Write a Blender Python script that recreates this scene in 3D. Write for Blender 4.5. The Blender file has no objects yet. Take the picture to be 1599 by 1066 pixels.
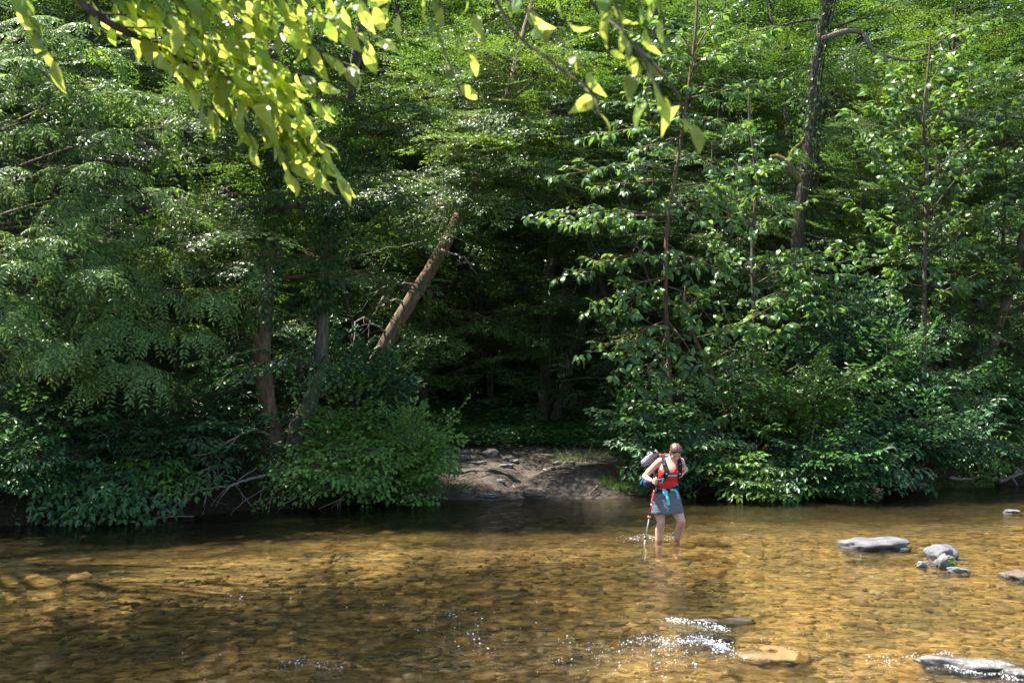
import bpy, bmesh, math, random
import numpy as np
from mathutils import Vector, Matrix, noise as mnoise
from mathutils.bvhtree import BVHTree

# ------------------------------------------------------------------ camera, sky, sun, exposure
scene = bpy.context.scene
COL = scene.collection
R = math.radians
PITCH = R(2.1)
FPX = 1599 * 35.0 / 36.0
CAM_H = 2.2
cam_d = bpy.data.cameras.new('camera')
cam_d.lens = 35.0
cam_d.sensor_width = 36.0
cam_d.clip_start = 0.05
cam_d.clip_end = 800
cam_d.dof.use_dof = True
cam_d.dof.focus_distance = 14.5
cam_d.dof.aperture_fstop = 3.6
cam = bpy.data.objects.new('camera', cam_d)
COL.objects.link(cam)
cam.location = (0, 0, CAM_H)
cam.rotation_euler = (R(90) + PITCH, 0, 0)
scene.camera = cam

SUN_AZ = R(74)      # to the left of straight ahead, up the open river
SUN_EL = R(65)
world = bpy.data.worlds.new('World')
scene.world = world
world.use_nodes = True
wn = world.node_tree
bg = wn.nodes['Background']
sky = wn.nodes.new('ShaderNodeTexSky')
sky.sky_type = 'NISHITA'
sky.sun_disc = False
sky.sun_elevation = SUN_EL
sky.sun_rotation = -SUN_AZ
sky.air_density = 1.0
sky.dust_density = 1.2
wn.links.new(sky.outputs[0], bg.inputs[0])
bg.inputs[1].default_value = 0.095

sun_d = bpy.data.lights.new('sun', 'SUN')
sun_d.energy = 5.0
sun_d.angle = R(0.53)
sun_d.color = (1.0, 0.95, 0.86)
sun = bpy.data.objects.new('sun', sun_d)
COL.objects.link(sun)
SDIR = Vector((-math.sin(SUN_AZ) * math.cos(SUN_EL), math.cos(SUN_AZ) * math.cos(SUN_EL), math.sin(SUN_EL)))
sun.rotation_euler = SDIR.to_track_quat('Z', 'Y').to_euler()
sun.location = (-8, 12, 30)

vs = scene.view_settings
vs.view_transform = 'Standard'
vs.look = 'None'
vs.exposure = 2.1
vs.gamma = 1.0
vs.use_curve_mapping = False
scene.render.engine = 'CYCLES'
cy = scene.cycles
cy.use_denoising = True
cy.denoiser = 'OPENIMAGEDENOISE'
cy.max_bounces = 6
cy.diffuse_bounces = 3
cy.glossy_bounces = 3
cy.transmission_bounces = 4
cy.transparent_max_bounces = 8
cy.sample_clamp_indirect = 6.0
cy.caustics_reflective = False
cy.caustics_refractive = False
cy.use_adaptive_sampling = False

rng = np.random.default_rng(7)
random.seed(7)


def W(px, py, d):
    """point seen at photograph pixel (px, py) when it stands d metres in front of the camera"""
    x = (px - 799.5) / FPX
    y = (533.0 - py) / FPX
    k = d / (math.cos(PITCH) - y * math.sin(PITCH))
    return np.array([x * k, d, CAM_H + (math.sin(PITCH) + y * math.cos(PITCH)) * k])


# ------------------------------------------------------------------ mesh helpers
def new_mesh(name, V, faces, smooth=False, attr=None):
    V = np.asarray(V, dtype=np.float32)
    me = bpy.data.meshes.new(name)
    faces = [np.asarray(f, dtype=np.int32) for f in faces if len(f)]
    me.vertices.add(len(V))
    me.vertices.foreach_set('co', V.ravel())
    nl = sum(f.size for f in faces)
    nf = sum(len(f) for f in faces)
    me.loops.add(nl)
    me.polygons.add(nf)
    me.loops.foreach_set('vertex_index', np.concatenate([f.ravel() for f in faces]))
    tot = np.concatenate([np.full(len(f), f.shape[1], dtype=np.int32) for f in faces])
    st = np.concatenate([[0], np.cumsum(tot)[:-1]]).astype(np.int32)
    me.polygons.foreach_set('loop_start', st)
    me.polygons.foreach_set('use_smooth', np.full(nf, smooth, dtype=bool))
    if attr is not None:
        for k, a in attr.items():
            at = me.attributes.new(k, 'FLOAT', 'POINT')
            at.data.foreach_set('value', np.asarray(a, dtype=np.float32))
    me.update(calc_edges=True)
    me.validate()
    return me


def link(name, me, mat=None, parent=None, loc=None, kind=None):
    o = bpy.data.objects.new(name, me)
    COL.objects.link(o)
    if mat is not None and me is not None and len(me.materials) == 0:
        me.materials.append(mat)
    if parent is not None:
        o.parent = parent
    if loc is not None:
        o.location = loc
    if kind:
        o['kind'] = kind
    return o


def tag(o, label, cat, group=None):
    o['label'] = label
    o['category'] = cat
    if group:
        o['group'] = group
    return o


def empty(name, loc, label, cat, group=None):
    o = bpy.data.objects.new(name, None)
    o.empty_display_size = 0.2
    COL.objects.link(o)
    o.location = loc
    return tag(o, label, cat, group)


def unit(a):
    a = np.asarray(a, dtype=float)
    return a / np.maximum(np.linalg.norm(a, axis=-1, keepdims=True), 1e-9)


class Geo:
    """collects tubes, strips and loose shells for one mesh"""
    def __init__(self):
        self.V, self.F3, self.F4, self.n = [], [], [], 0

    def add(self, V, F3=None, F4=None):
        V = np.asarray(V, dtype=float)
        if F3 is not None and len(F3):
            self.F3.append(np.asarray(F3) + self.n)
        if F4 is not None and len(F4):
            self.F4.append(np.asarray(F4) + self.n)
        self.V.append(V)
        self.n += len(V)

    def tube(self, pts, rad, sides=7, rough=0.0, caps=True):
        pts = np.asarray(pts, dtype=float)
        m = len(pts)
        rad = np.broadcast_to(np.asarray(rad, dtype=float), (m,))
        T = unit(np.gradient(pts, axis=0))
        ref = np.array([0.0, 0.0, 1.0]) if abs(T[:, 2]).mean() < 0.75 else np.array([0.2, 1.0, 0.0])
        A = unit(np.cross(T, ref))
        B = np.cross(T, A)
        ang = np.linspace(0, 2 * math.pi, sides, endpoint=False)
        rr = rad[:, None] * (1 + rough * (rng.random((m, sides)) - 0.5) * 2)
        ring = pts[:, None, :] + rr[:, :, None] * (np.cos(ang)[None, :, None] * A[:, None, :] + np.sin(ang)[None, :, None] * B[:, None, :])
        V = ring.reshape(-1, 3)
        i = np.arange(m - 1)[:, None] * sides
        j = np.arange(sides)[None, :]
        j2 = (j + 1) % sides
        F = np.stack([i + j, i + j2, i + sides + j2, i + sides + j], axis=-1).reshape(-1, 4)
        F3 = []
        if caps:
            V = np.vstack([V, pts[0], pts[-1]])
            a, b = m * sides, m * sides + 1
            for q in range(sides):
                F3.append((a, (q + 1) % sides, q))
                F3.append((b, (m - 1) * sides + q, (m - 1) * sides + (q + 1) % sides))
        self.add(V, F3, F)

    def twigs(self, a, b, r0, r1):
        """many straight three-sided twigs at once"""
        a, b = np.asarray(a, float), np.asarray(b, float)
        k = len(a)
        if k == 0:
            return
        T = unit(b - a)
        A = unit(np.cross(T, np.array([0.13, 0.31, 1.0])))
        B = np.cross(T, A)
        V = np.zeros((k, 6, 3))
        for q in range(3):
            c, s = math.cos(q * 2.0944), math.sin(q * 2.0944)
            o = c * A + s * B
            V[:, q] = a + o * np.reshape(r0, (-1, 1))
            V[:, 3 + q] = b + o * np.reshape(r1, (-1, 1))
        base = np.arange(k)[:, None, None] * 6
        F = np.array([[0, 1, 4, 3], [1, 2, 5, 4], [2, 0, 3, 5]])[None] + base
        self.add(V.reshape(-1, 3), None, F.reshape(-1, 4))

    def mesh(self, name, smooth=True, attr=None):
        f = []
        if self.F3:
            f.append(np.vstack(self.F3))
        if self.F4:
            f.append(np.vstack(self.F4))
        return new_mesh(name, np.vstack(self.V), f, smooth, attr)


def catmull(pts, per=6):
    pts = np.asarray(pts, dtype=float)
    P = np.vstack([2 * pts[0] - pts[1], pts, 2 * pts[-1] - pts[-2]])
    out = []
    for i in range(1, len(P) - 2):
        for t in np.linspace(0, 1, per, endpoint=False):
            a, b, c, d = P[i - 1], P[i], P[i + 1], P[i + 2]
            out.append(0.5 * ((2 * b) + (-a + c) * t + (2 * a - 5 * b + 4 * c - d) * t * t + (-a + 3 * b - 3 * c + d) * t ** 3))
    out.append(pts[-1])
    return np.array(out)


def vnoise(x, y, s=1.0, seed=0.0):
    """cheap smooth 2-D noise, about -1..1"""
    x, y = x * s + seed * 3.1, y * s - seed * 1.7
    return (np.sin(x * 1.0 + 1.3 * np.sin(y * 0.83 + seed)) + np.sin(y * 1.13 + 1.7 * np.sin(x * 0.71 + 2.1)) + np.sin((x + y) * 0.77 + 1.1 * np.sin((x - y) * 0.59))) / 3.0


def sstep(a, b, x):
    t = np.clip((x - a) / (b - a), 0, 1)
    return t * t * (3 - 2 * t)


# ------------------------------------------------------------------ materials
class NT:
    def __init__(self, name):
        self.m = bpy.data.materials.new(name)
        self.m.use_nodes = True
        self.t = self.m.node_tree
        self.p = self.t.nodes['Principled BSDF']
        self.out = self.t.nodes['Material Output']

    def n(self, typ, **kw):
        nd = self.t.nodes.new('ShaderNode' + typ)
        for k, v in kw.items():
            setattr(nd, k, v)
        return nd

    def l(self, a, b):
        self.t.links.new(a, b)

    def noise(self, scale, detail=4, vec=None, rough=0.55):
        nd = self.n('TexNoise')
        nd.inputs['Scale'].default_value = scale
        nd.inputs['Detail'].default_value = detail
        nd.inputs['Roughness'].default_value = rough
        if vec is not None:
            self.l(vec, nd.inputs['Vector'])
        return nd.outputs['Fac']

    def coords(self, scale=(1, 1, 1), kind='Object'):
        tc = self.n('TexCoord')
        mp = self.n('Mapping')
        mp.inputs['Scale'].default_value = scale
        self.l(tc.outputs[kind], mp.inputs['Vector'])
        return mp.outputs[0]

    def ramp(self, fac, stops):
        r = self.n('ValToRGB')
        el = r.color_ramp.elements
        while len(el) < len(stops):
            el.new(0.5)
        for e, (p, c) in zip(el, stops):
            e.position = p
            e.color = (*c, 1)
        self.l(fac, r.inputs[0])
        return r.outputs[0]

    def bump(self, h, strength, dist=0.02, to=None):
        b = self.n('Bump')
        b.inputs['Strength'].default_value = strength
        b.inputs['Distance'].default_value = dist
        self.l(h, b.inputs['Height'])
        self.l(b.outputs[0], (to or self.p).inputs['Normal'])
        return b


def leaf_material(name, dark, light, trans, rough=0.38, fac=0.42, per_object=False, spec=0.5, vary=False):
    q = NT(name)
    if per_object:
        src = q.n('ObjectInfo').outputs['Random']
    else:
        a = q.n('Attribute')
        a.attribute_name = 'tint'
        src = a.outputs['Fac']
    col = q.ramp(src, [(0.0, dark), (0.8, light), (1.0, tuple(min(1, c * 1.25) for c in light))])
    q.l(col, q.p.inputs['Base Color'])
    q.p.inputs['Roughness'].default_value = rough
    q.p.inputs['Specular IOR Level'].default_value = spec
    tr = q.n('BsdfTranslucent')
    tcol = q.ramp(src, [(0.0, tuple(c * 0.5 for c in trans)), (1.0, trans)])
    if vary:      # every tree has its own shade of green
        rnd = q.n('ObjectInfo').outputs['Random']
        own = q.ramp(rnd, [(0.0, (0.55, 0.62, 0.6)), (0.35, (0.95, 0.95, 0.95)), (0.7, (0.75, 0.85, 0.9)), (1.0, (1.3, 1.15, 0.95))])
        for c_, sock in ((col, q.p.inputs['Base Color']), (tcol, None)):
            mv = q.n('MixRGB', blend_type='MULTIPLY')
            mv.inputs[0].default_value = 1
            q.l(c_, mv.inputs[1])
            q.l(own, mv.inputs[2])
            if sock is not None:
                q.l(mv.outputs[0], sock)
            else:
                tcol = mv.outputs[0]
    q.l(tcol, tr.inputs['Color'])
    mx = q.n('MixShader')
    mx.inputs[0].default_value = fac
    q.l(q.p.outputs[0], mx.inputs[1])
    q.l(tr.outputs[0], mx.inputs[2])
    q.l(mx.outputs[0], q.out.inputs['Surface'])
    return q.m


def bark_material(name, c0, c1, c2, vscale=7.0, moss=None, bump=0.9):
    q = NT(name)
    v = q.coords((vscale, vscale, vscale * 0.22))
    f = q.noise(3.0, 8, v, 0.65)
    col = q.ramp(f, [(0.28, c0), (0.5, c1), (0.72, c2)])
    if moss:
        g = q.noise(1.6, 4, q.coords((1.5, 1.5, 1.1)))
        mr = q.ramp(g, [(0.48, (0, 0, 0)), (0.62, (1, 1, 1))])
        mx = q.n('MixRGB')
        q.l(mr, mx.inputs[0])
        q.l(col, mx.inputs[1])
        mx.inputs[2].default_value = (*moss, 1)
        col = mx.outputs[0]
    q.l(col, q.p.inputs['Base Color'])
    q.p.inputs['Roughness'].default_value = 0.9
    q.p.inputs['Specular IOR Level'].default_value = 0.2
    q.bump(f, bump, 0.03)
    return q.m


M = {}
M['fine'] = leaf_material('fine_leaf', (0.02, 0.06, 0.011), (0.06, 0.14, 0.026), (0.21, 0.39, 0.04), 0.34, 0.36, spec=0.42, vary=True)
M['forest'] = leaf_material('forest_leaf', (0.013, 0.038, 0.007), (0.046, 0.104, 0.02), (0.17, 0.32, 0.035), 0.38, 0.36, vary=True)
M['large'] = leaf_material('broad_leaf', (0.032, 0.085, 0.02), (0.085, 0.175, 0.04), (0.24, 0.4, 0.055), 0.36, 0.42)
M['large_o'] = leaf_material('broad_leaf_piece', (0.032, 0.085, 0.02), (0.085, 0.175, 0.04), (0.24, 0.4, 0.055), 0.36, 0.42, True)
M['pinnate'] = leaf_material('leaflet', (0.05, 0.12, 0.026), (0.13, 0.235, 0.058), (0.34, 0.52, 0.08), 0.36, 0.42, spec=0.42)
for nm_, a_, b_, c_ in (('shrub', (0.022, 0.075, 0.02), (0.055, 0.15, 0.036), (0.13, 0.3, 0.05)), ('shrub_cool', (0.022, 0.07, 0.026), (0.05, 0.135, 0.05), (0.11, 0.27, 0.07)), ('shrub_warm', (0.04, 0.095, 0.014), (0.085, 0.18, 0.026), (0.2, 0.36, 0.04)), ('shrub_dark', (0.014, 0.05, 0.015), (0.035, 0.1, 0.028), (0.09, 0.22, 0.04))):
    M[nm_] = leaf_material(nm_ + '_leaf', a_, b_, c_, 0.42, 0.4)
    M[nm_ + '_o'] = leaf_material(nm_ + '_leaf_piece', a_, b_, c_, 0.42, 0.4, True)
M['lobed'] = leaf_material('lobed_leaf', (0.075, 0.17, 0.024), (0.14, 0.28, 0.042), (0.26, 0.46, 0.06), 0.5, 0.4)
M['lobed_o'] = leaf_material('lobed_leaf_piece', (0.075, 0.17, 0.024), (0.14, 0.28, 0.042), (0.26, 0.46, 0.06), 0.5, 0.4, True)
M['herb'] = leaf_material('herb_leaf', (0.03, 0.09, 0.02), (0.07, 0.17, 0.035), (0.15, 0.34, 0.05), 0.5, 0.4)
M['grass'] = leaf_material('grass_blade', (0.05, 0.11, 0.02), (0.13, 0.19, 0.05), (0.2, 0.34, 0.06), 0.5, 0.4)
M['over_o'] = leaf_material('overhang_leaf_piece', (0.035, 0.1, 0.012), (0.16, 0.27, 0.045), (0.82, 0.92, 0.14), 0.35, 0.62, True)
M['over'] = leaf_material('overhang_leaf', (0.07, 0.15, 0.02), (0.13, 0.24, 0.035), (0.42, 0.6, 0.07), 0.4, 0.5)
M['bark'] = bark_material('bark', (0.03, 0.024, 0.018), (0.09, 0.075, 0.055), (0.2, 0.17, 0.13))
M['bark_tan'] = bark_material('bark_tan', (0.045, 0.03, 0.018), (0.13, 0.092, 0.056), (0.24, 0.185, 0.12), 6)
M['bark_pale'] = bark_material('bark_pale', (0.03, 0.026, 0.02), (0.1, 0.09, 0.072), (0.22, 0.2, 0.17), 6, (0.05, 0.085, 0.025))
M['bark_grey'] = bark_material('bark_grey', (0.025, 0.02, 0.016), (0.085, 0.07, 0.056), (0.19, 0.165, 0.135), 8, None, 1.3)
M['bark_dark'] = bark_material('bark_dark', (0.018, 0.015, 0.012), (0.05, 0.042, 0.034), (0.11, 0.1, 0.085))
M['dead'] = bark_material('dead_wood', (0.08, 0.066, 0.052), (0.2, 0.172, 0.145), (0.34, 0.31, 0.27), 14)
M['root'] = bark_material('root_wood', (0.07, 0.055, 0.04), (0.19, 0.155, 0.12), (0.32, 0.28, 0.22), 14)
M['moss_limb'] = bark_material('mossy_limb', (0.06, 0.04, 0.02), (0.2, 0.13, 0.06), (0.3, 0.22, 0.12), 12, (0.12, 0.12, 0.03))

# ------------------------------------------------------------------ the lie of the land
BANK = np.array([(-60, 6.0), (-30, 10.5), (-14, 13.0), (-7.65, 14.9), (-5.6, 15.8), (-3.8, 17.0), (-1.3, 18.15), (1.7, 18.5), (4.9, 19.0), (7.5, 19.6), (10.9, 21.0), (20, 24.0), (60, 36.0)])


def bank_y(x):
    return np.interp(x, BANK[:, 0], BANK[:, 1]) + 0.13 * np.sin(x * 2.3) + 0.08 * np.sin(x * 5.1 + 1)


def landing(x, y):
    """1 on the bare muddy landing, 0 on the overgrown bank"""
    c = 0.45 - 0.02 * (y - 18)
    return sstep(2.7, 1.5, np.abs(x - c))


def ground_z(x, y):
    x, y = np.asarray(x, float), np.asarray(y, float)
    s = y - bank_y(x)
    L = landing(x, y)
    up = 0.62 * sstep(-0.05, 0.75, s) + 0.03 * np.clip(s, 0, 12)
    soft = 0.05 * sstep(0, 0.3, s) + 0.13 * np.clip(s, 0, 4.2) + 0.03 * np.clip(s - 4.2, 0, 8)
    rut = -0.16 * np.exp(-((x - 0.15 - 0.35 * (s - 1.6)) / 0.28) ** 2) * sstep(0.4, 1.0, s) * sstep(3.6, 2.4, s)
    hump = 0.2 * np.exp(-((x - 1.25) / 0.75) ** 2 - ((s - 1.0) / 0.75) ** 2)
    prints = -0.035 * np.clip(vnoise(x, y, 9.5, 21) * vnoise(x, y, 6.1, 22) * 3.0 - 0.35, 0, 1) + 0.02 * vnoise(x, y, 17.0, 23)
    soft = soft + rut + hump + prints * sstep(0.1, 0.6, s)
    h = up * (1 - L) + soft * L
    h = h + 0.56 * np.clip(s - 13, 0, 75) + 0.06 * np.clip(s - 13, 0, 6)
    h = h + (0.05 * vnoise(x, y, 1.9, 1) + 0.025 * vnoise(x, y, 5.3, 2) + 0.012 * vnoise(x, y, 13.0, 4)) * sstep(-0.1, 0.6, s)
    h = h + 0.5 * vnoise(x, y, 0.16, 3) * sstep(12, 22, s)
    h = h - 1.0 * sstep(0.05, -2.6, s)
    near = sstep(4.6, 2.6, y + 0.06 * x)
    hn = 0.6 + 0.05 * vnoise(x, y, 1.5, 5)
    return h * (1 - near) + hn * near


def gz(x, y):
    return float(ground_z(np.array([x]), np.array([y]))[0])


def grid_mesh(name, xs, ys, fn, smooth=True, attr=None):
    X, Y = np.meshgrid(xs, ys)
    Z = fn(X, Y)
    V = np.stack([X, Y, Z], -1).reshape(-1, 3)
    nx, ny = len(xs), len(ys)
    i = (np.arange(ny - 1)[:, None] * nx + np.arange(nx - 1)[None]).ravel()
    F = np.stack([i, i + 1, i + nx + 1, i + nx], -1)
    at = {k: f(X, Y).ravel() for k, f in attr.items()} if attr else None
    return new_mesh(name, V, [F], smooth, at)


def dense_axis(lo, a, b, hi, fine, coarse):
    return np.unique(np.round(np.concatenate([np.arange(lo, a, coarse), np.arange(a, b, fine), np.arange(b, hi + coarse, coarse)]), 4))


# ground material: bare mud on the landing, leaf litter under the trees
q = NT('earth')
v = q.coords((1, 1, 1))
at = q.n('Attribute')
at.attribute_name = 'mud'
n1 = q.noise(2.2, 8, v, 0.65)
n2 = q.noise(26, 5, v, 0.7)
mud = q.ramp(n1, [(0.3, (0.036, 0.029, 0.023)), (0.55, (0.085, 0.069, 0.056)), (0.75, (0.15, 0.124, 0.103))])
lit = q.ramp(n2, [(0.35, (0.014, 0.012, 0.006)), (0.55, (0.035, 0.028, 0.014)), (0.75, (0.09, 0.065, 0.035))])
mx = q.n('MixRGB')
q.l(at.outputs['Fac'], mx.inputs[0])
q.l(lit, mx.inputs[1])
q.l(mud, mx.inputs[2])
q.l(mx.outputs[0], q.p.inputs['Base Color'])
q.p.inputs['Roughness'].default_value = 0.9
q.p.inputs['Specular IOR Level'].default_value = 0.15
ma = q.n('Math', operation='ADD')
q.l(n1, ma.inputs[0])
q.l(n2, ma.inputs[1])
q.bump(ma.outputs[0], 0.9, 0.06)
M['earth'] = q.m

gx = dense_axis(-70, -3.0, 4.5, 70, 0.07, 0.6)
gy = dense_axis(-30, 16.5, 25.0, 130, 0.07, 0.6)
ground = link('ground', grid_mesh('ground', gx, gy, ground_z, True, {'mud': lambda x, y: landing(x, y) * sstep(6.5, 4.0, y - bank_y(x) + 0.5 * vnoise(x, y, 2.0, 8))}), M['earth'], kind='structure')

# ------------------------------------------------------------------ streambed, stones, water
q = NT('gravel')
v = q.coords((1, 1.6, 1))
vo = q.n('TexVoronoi')
vo.inputs['Scale'].default_value = 13
q.l(v, vo.inputs['Vector'])
n1 = q.noise(0.8, 5, q.coords((1, 1.8, 1)), 0.6)
c1 = q.ramp(vo.outputs['Color'], [(0.1, (0.07, 0.045, 0.018)), (0.4, (0.22, 0.145, 0.055)), (0.65, (0.35, 0.235, 0.085)), (0.9, (0.48, 0.36, 0.17))])
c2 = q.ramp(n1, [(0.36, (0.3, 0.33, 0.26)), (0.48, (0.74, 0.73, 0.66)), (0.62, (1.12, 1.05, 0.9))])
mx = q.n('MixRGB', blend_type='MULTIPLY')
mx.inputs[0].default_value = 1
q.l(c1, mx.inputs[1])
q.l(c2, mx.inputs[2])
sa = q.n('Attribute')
sa.attribute_name = 'reflect_dark'
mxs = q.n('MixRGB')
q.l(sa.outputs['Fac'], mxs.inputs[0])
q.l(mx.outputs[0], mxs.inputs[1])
mxs.inputs[2].default_value = (0.04, 0.034, 0.016, 1)  # dark tone painted in for tree reflection and deeper water
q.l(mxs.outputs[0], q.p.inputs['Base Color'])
q.p.inputs['Roughness'].default_value = 0.8
q.bump(vo.outputs['Distance'], -0.9, 0.05)
M['gravel'] = q.m


def bed_z(x, y):
    s = y - bank_y(x)
    z = -0.2 - 0.16 * sstep(-5.5, -2.0, s) + 0.05 * vnoise(x, y, 0.9, 4) + 0.025 * vnoise(x, y, 2.7, 6)
    z = z - 0.06 * np.exp(-((x - 2.1) / 1.6) ** 2 - ((y - 13.7) / 1.1) ** 2)
    z = z + 0.06 * np.exp(-((x - 1.9) / 1.6) ** 2 - ((y - 8.1) / 1.0) ** 2)
    return z


def reflect_dark(x, y):  # bed painted dark towards the far bank, for dark tree reflection and depth
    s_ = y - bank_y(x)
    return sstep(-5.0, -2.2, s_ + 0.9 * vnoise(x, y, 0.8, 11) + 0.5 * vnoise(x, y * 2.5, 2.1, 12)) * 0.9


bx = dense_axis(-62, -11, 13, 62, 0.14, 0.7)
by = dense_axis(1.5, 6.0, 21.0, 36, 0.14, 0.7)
bed = link('streambed', grid_mesh('streambed', bx, by, bed_z, True, {'reflect_dark': reflect_dark}), M['gravel'], kind='structure')

q = NT('cobble')
oi = q.n('ObjectInfo')
v = q.coords((4, 4, 4), 'Object')
n1 = q.noise(2.5, 6, v)
col = q.ramp(oi.outputs['Random'], [(0.0, (0.085, 0.045, 0.022)), (0.25, (0.25, 0.15, 0.055)), (0.45, (0.35, 0.22, 0.075)), (0.6, (0.13, 0.1, 0.065)), (0.8, (0.4, 0.23, 0.07)), (1.0, (0.3, 0.25, 0.17))])
mr = q.ramp(n1, [(0.3, (0.6, 0.6, 0.6)), (0.7, (1.5, 1.4, 1.15))])
mx = q.n('MixRGB', blend_type='MULTIPLY')
mx.inputs[0].default_value = 1
q.l(col, mx.inputs[1])
q.l(mr, mx.inputs[2])
q.l(mx.outputs[0], q.p.inputs['Base Color'])
q.p.inputs['Roughness'].default_value = 0.7
q.bump(n1, 0.4, 0.02)
M['cobble'] = q.m

q = NT('pebble')
at = q.n('Attribute')
at.attribute_name = 'tint'
col = q.ramp(at.outputs['Fac'], [(0.0, (0.05, 0.032, 0.02)), (0.22, (0.2, 0.135, 0.06)), (0.42, (0.3, 0.205, 0.08)), (0.58, (0.085, 0.075, 0.045)), (0.76, (0.36, 0.23, 0.085)), (0.85, (0.1, 0.06, 0.035)), (0.93, (0.36, 0.3, 0.19)), (1.0, (0.5, 0.43, 0.31))])
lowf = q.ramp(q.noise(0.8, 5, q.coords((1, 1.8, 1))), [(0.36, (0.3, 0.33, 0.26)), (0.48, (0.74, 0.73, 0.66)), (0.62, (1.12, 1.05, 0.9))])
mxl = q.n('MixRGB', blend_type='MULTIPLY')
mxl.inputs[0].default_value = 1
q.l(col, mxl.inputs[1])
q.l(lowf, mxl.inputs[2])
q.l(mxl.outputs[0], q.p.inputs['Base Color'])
q.p.inputs['Roughness'].default_value = 0.7
q.bump(q.noise(40, 4, q.coords()), 0.4, 0.02)
M['pebble'] = q.m


def slab_proto(r, k=8):
    a = np.linspace(0, 2 * math.pi, k, endpoint=False) + r.uniform(-0.3, 0.3, k)
    o = r.uniform(0.55, 1.15, k)
    rings = []
    for f, z in ((0.85, -0.3), (1.0, 0.35), (0.72, 0.85)):
        rings.append(np.stack([np.cos(a) * o * f * 0.5, np.sin(a) * o * f * 0.5, np.full(k, z) + r.uniform(-0.12, 0.12, k)], -1))
    V = np.vstack(rings + [[[0, 0, 1.0]]])
    F4, F3 = [], []
    for i in range(2):
        for j in range(k):
            F4.append((i * k + j, i * k + (j + 1) % k, (i + 1) * k + (j + 1) % k, (i + 1) * k + j))
    for j in range(k):
        F3.append((2 * k + j, 2 * k + (j + 1) % k, 3 * k))
    return V, np.array(F3), np.array(F4)


SL = [slab_proto(rng) for _ in range(6)]
SLM = [new_mesh('slab', V, [a, b], True) for V, a, b in SL]
for m_ in SLM:
    m_.materials.append(M['cobble'])
n_st = 0
while n_st < 290:
    y = rng.uniform(6.6, 16.5)
    x = rng.uniform(-0.55, 0.55) * y
    if y > bank_y(x) - 1.5 or rng.random() > (9.5 / y) ** 1.5:
        continue
    s = rng.choice([0.12, 0.17, 0.24, 0.36], p=[0.42, 0.34, 0.18, 0.06]) * rng.uniform(0.85, 1.2)
    o = link('stone', SLM[n_st % 6], None, bed)
    h = min(0.09, s * rng.uniform(0.16, 0.3))
    o.location = (x, y, float(bed_z(x, y)) + 0.005)
    o.scale = (s * rng.uniform(1.0, 1.5), s * rng.uniform(0.7, 1.0), h)
    o.rotation_euler = (rng.uniform(-0.12, 0.12), rng.uniform(-0.12, 0.12), rng.uniform(0, 6.28))
    n_st += 1
g = Geo()
tint = []
for k in range(6):
    m = 1500
    y = 6.3 + 11.5 * rng.random(m) ** 1.35
    x = rng.uniform(-0.58, 0.58, m) * y
    ok = (y < bank_y(x) - 1.2) & (rng.random(m) > reflect_dark(x, y))
    x, y = x[ok], y[ok]
    m = len(x)
    s = np.clip(rng.lognormal(-3.0, 0.6, m), 0.02, 0.26)
    V, F3, F4 = SL[k]
    a = rng.uniform(0, 6.28, m)
    P = V[None] * np.stack([s * rng.uniform(1, 1.5, m), s * rng.uniform(0.7, 1, m), np.minimum(s * rng.uniform(0.1, 0.4, m), 0.035)], -1)[:, None]
    c, sn = np.cos(a)[:, None], np.sin(a)[:, None]
    Q = np.stack([P[..., 0] * c - P[..., 1] * sn, P[..., 0] * sn + P[..., 1] * c, P[..., 2]], -1)
    Q += np.stack([x, y, bed_z(x, y) + 0.002], -1)[:, None]
    nv = len(V)
    off = (np.arange(m) * nv)[:, None, None]
    g.add(Q.reshape(-1, 3), (F3[None] + off).reshape(-1, 3), (F4[None] + off).reshape(-1, 4))
    tint.append(np.repeat(rng.random(m), nv))
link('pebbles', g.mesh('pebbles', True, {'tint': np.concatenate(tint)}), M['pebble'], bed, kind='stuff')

# water
q = NT('water')
at = q.n('Attribute')
at.attribute_name = 'riffle'
v = q.coords((1, 1, 1))
v = q.coords((1, 1.9, 1))
na = q.noise(4.5, 2.5, v, 0.55)
nb = q.noise(22, 2, v, 0.5)
mm = q.n('Math', operation='MULTIPLY_ADD')
q.l(nb, mm.inputs[0])
mm.inputs[1].default_value = 0.16
q.l(na, mm.inputs[2])
b = q.n('Bump')
b.inputs['Distance'].default_value = 0.06
q.l(mm.outputs[0], b.inputs['Height'])
bs = q.n('MapRange')
bs.inputs['To Min'].default_value = 0.36
bs.inputs['To Max'].default_value = 1.0
q.l(at.outputs['Fac'], bs.inputs['Value'])
q.l(bs.outputs[0], b.inputs['Strength'])
fr = q.n('Fresnel')
fr.inputs['IOR'].default_value = 1.33
q.l(b.outputs[0], fr.inputs['Normal'])
gl = q.n('BsdfGlossy')
gl.inputs['Roughness'].default_value = 0.03
q.l(b.outputs[0], gl.inputs['Normal'])
tp = q.n('BsdfTransparent')
tp.inputs['Color'].default_value = (0.95, 0.92, 0.79, 1)
rf = q.n('BsdfRefraction')
rf.inputs['IOR'].default_value = 1.33
rf.inputs['Roughness'].default_value = 0.0
rf.inputs['Color'].default_value = (0.95, 0.92, 0.79, 1)
q.l(b.outputs[0], rf.inputs['Normal'])
m1 = q.n('MixShader')
m1.inputs[0].default_value = 0.45
q.l(tp.outputs[0], m1.inputs[1])
q.l(rf.outputs[0], m1.inputs[2])
m2 = q.n('MixShader')
q.l(fr.outputs[0], m2.inputs[0])
q.l(m1.outputs[0], m2.inputs[1])
q.l(gl.outputs[0], m2.inputs[2])
q.l(m2.outputs[0], q.out.inputs['Surface'])
M['water'] = q.m

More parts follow.
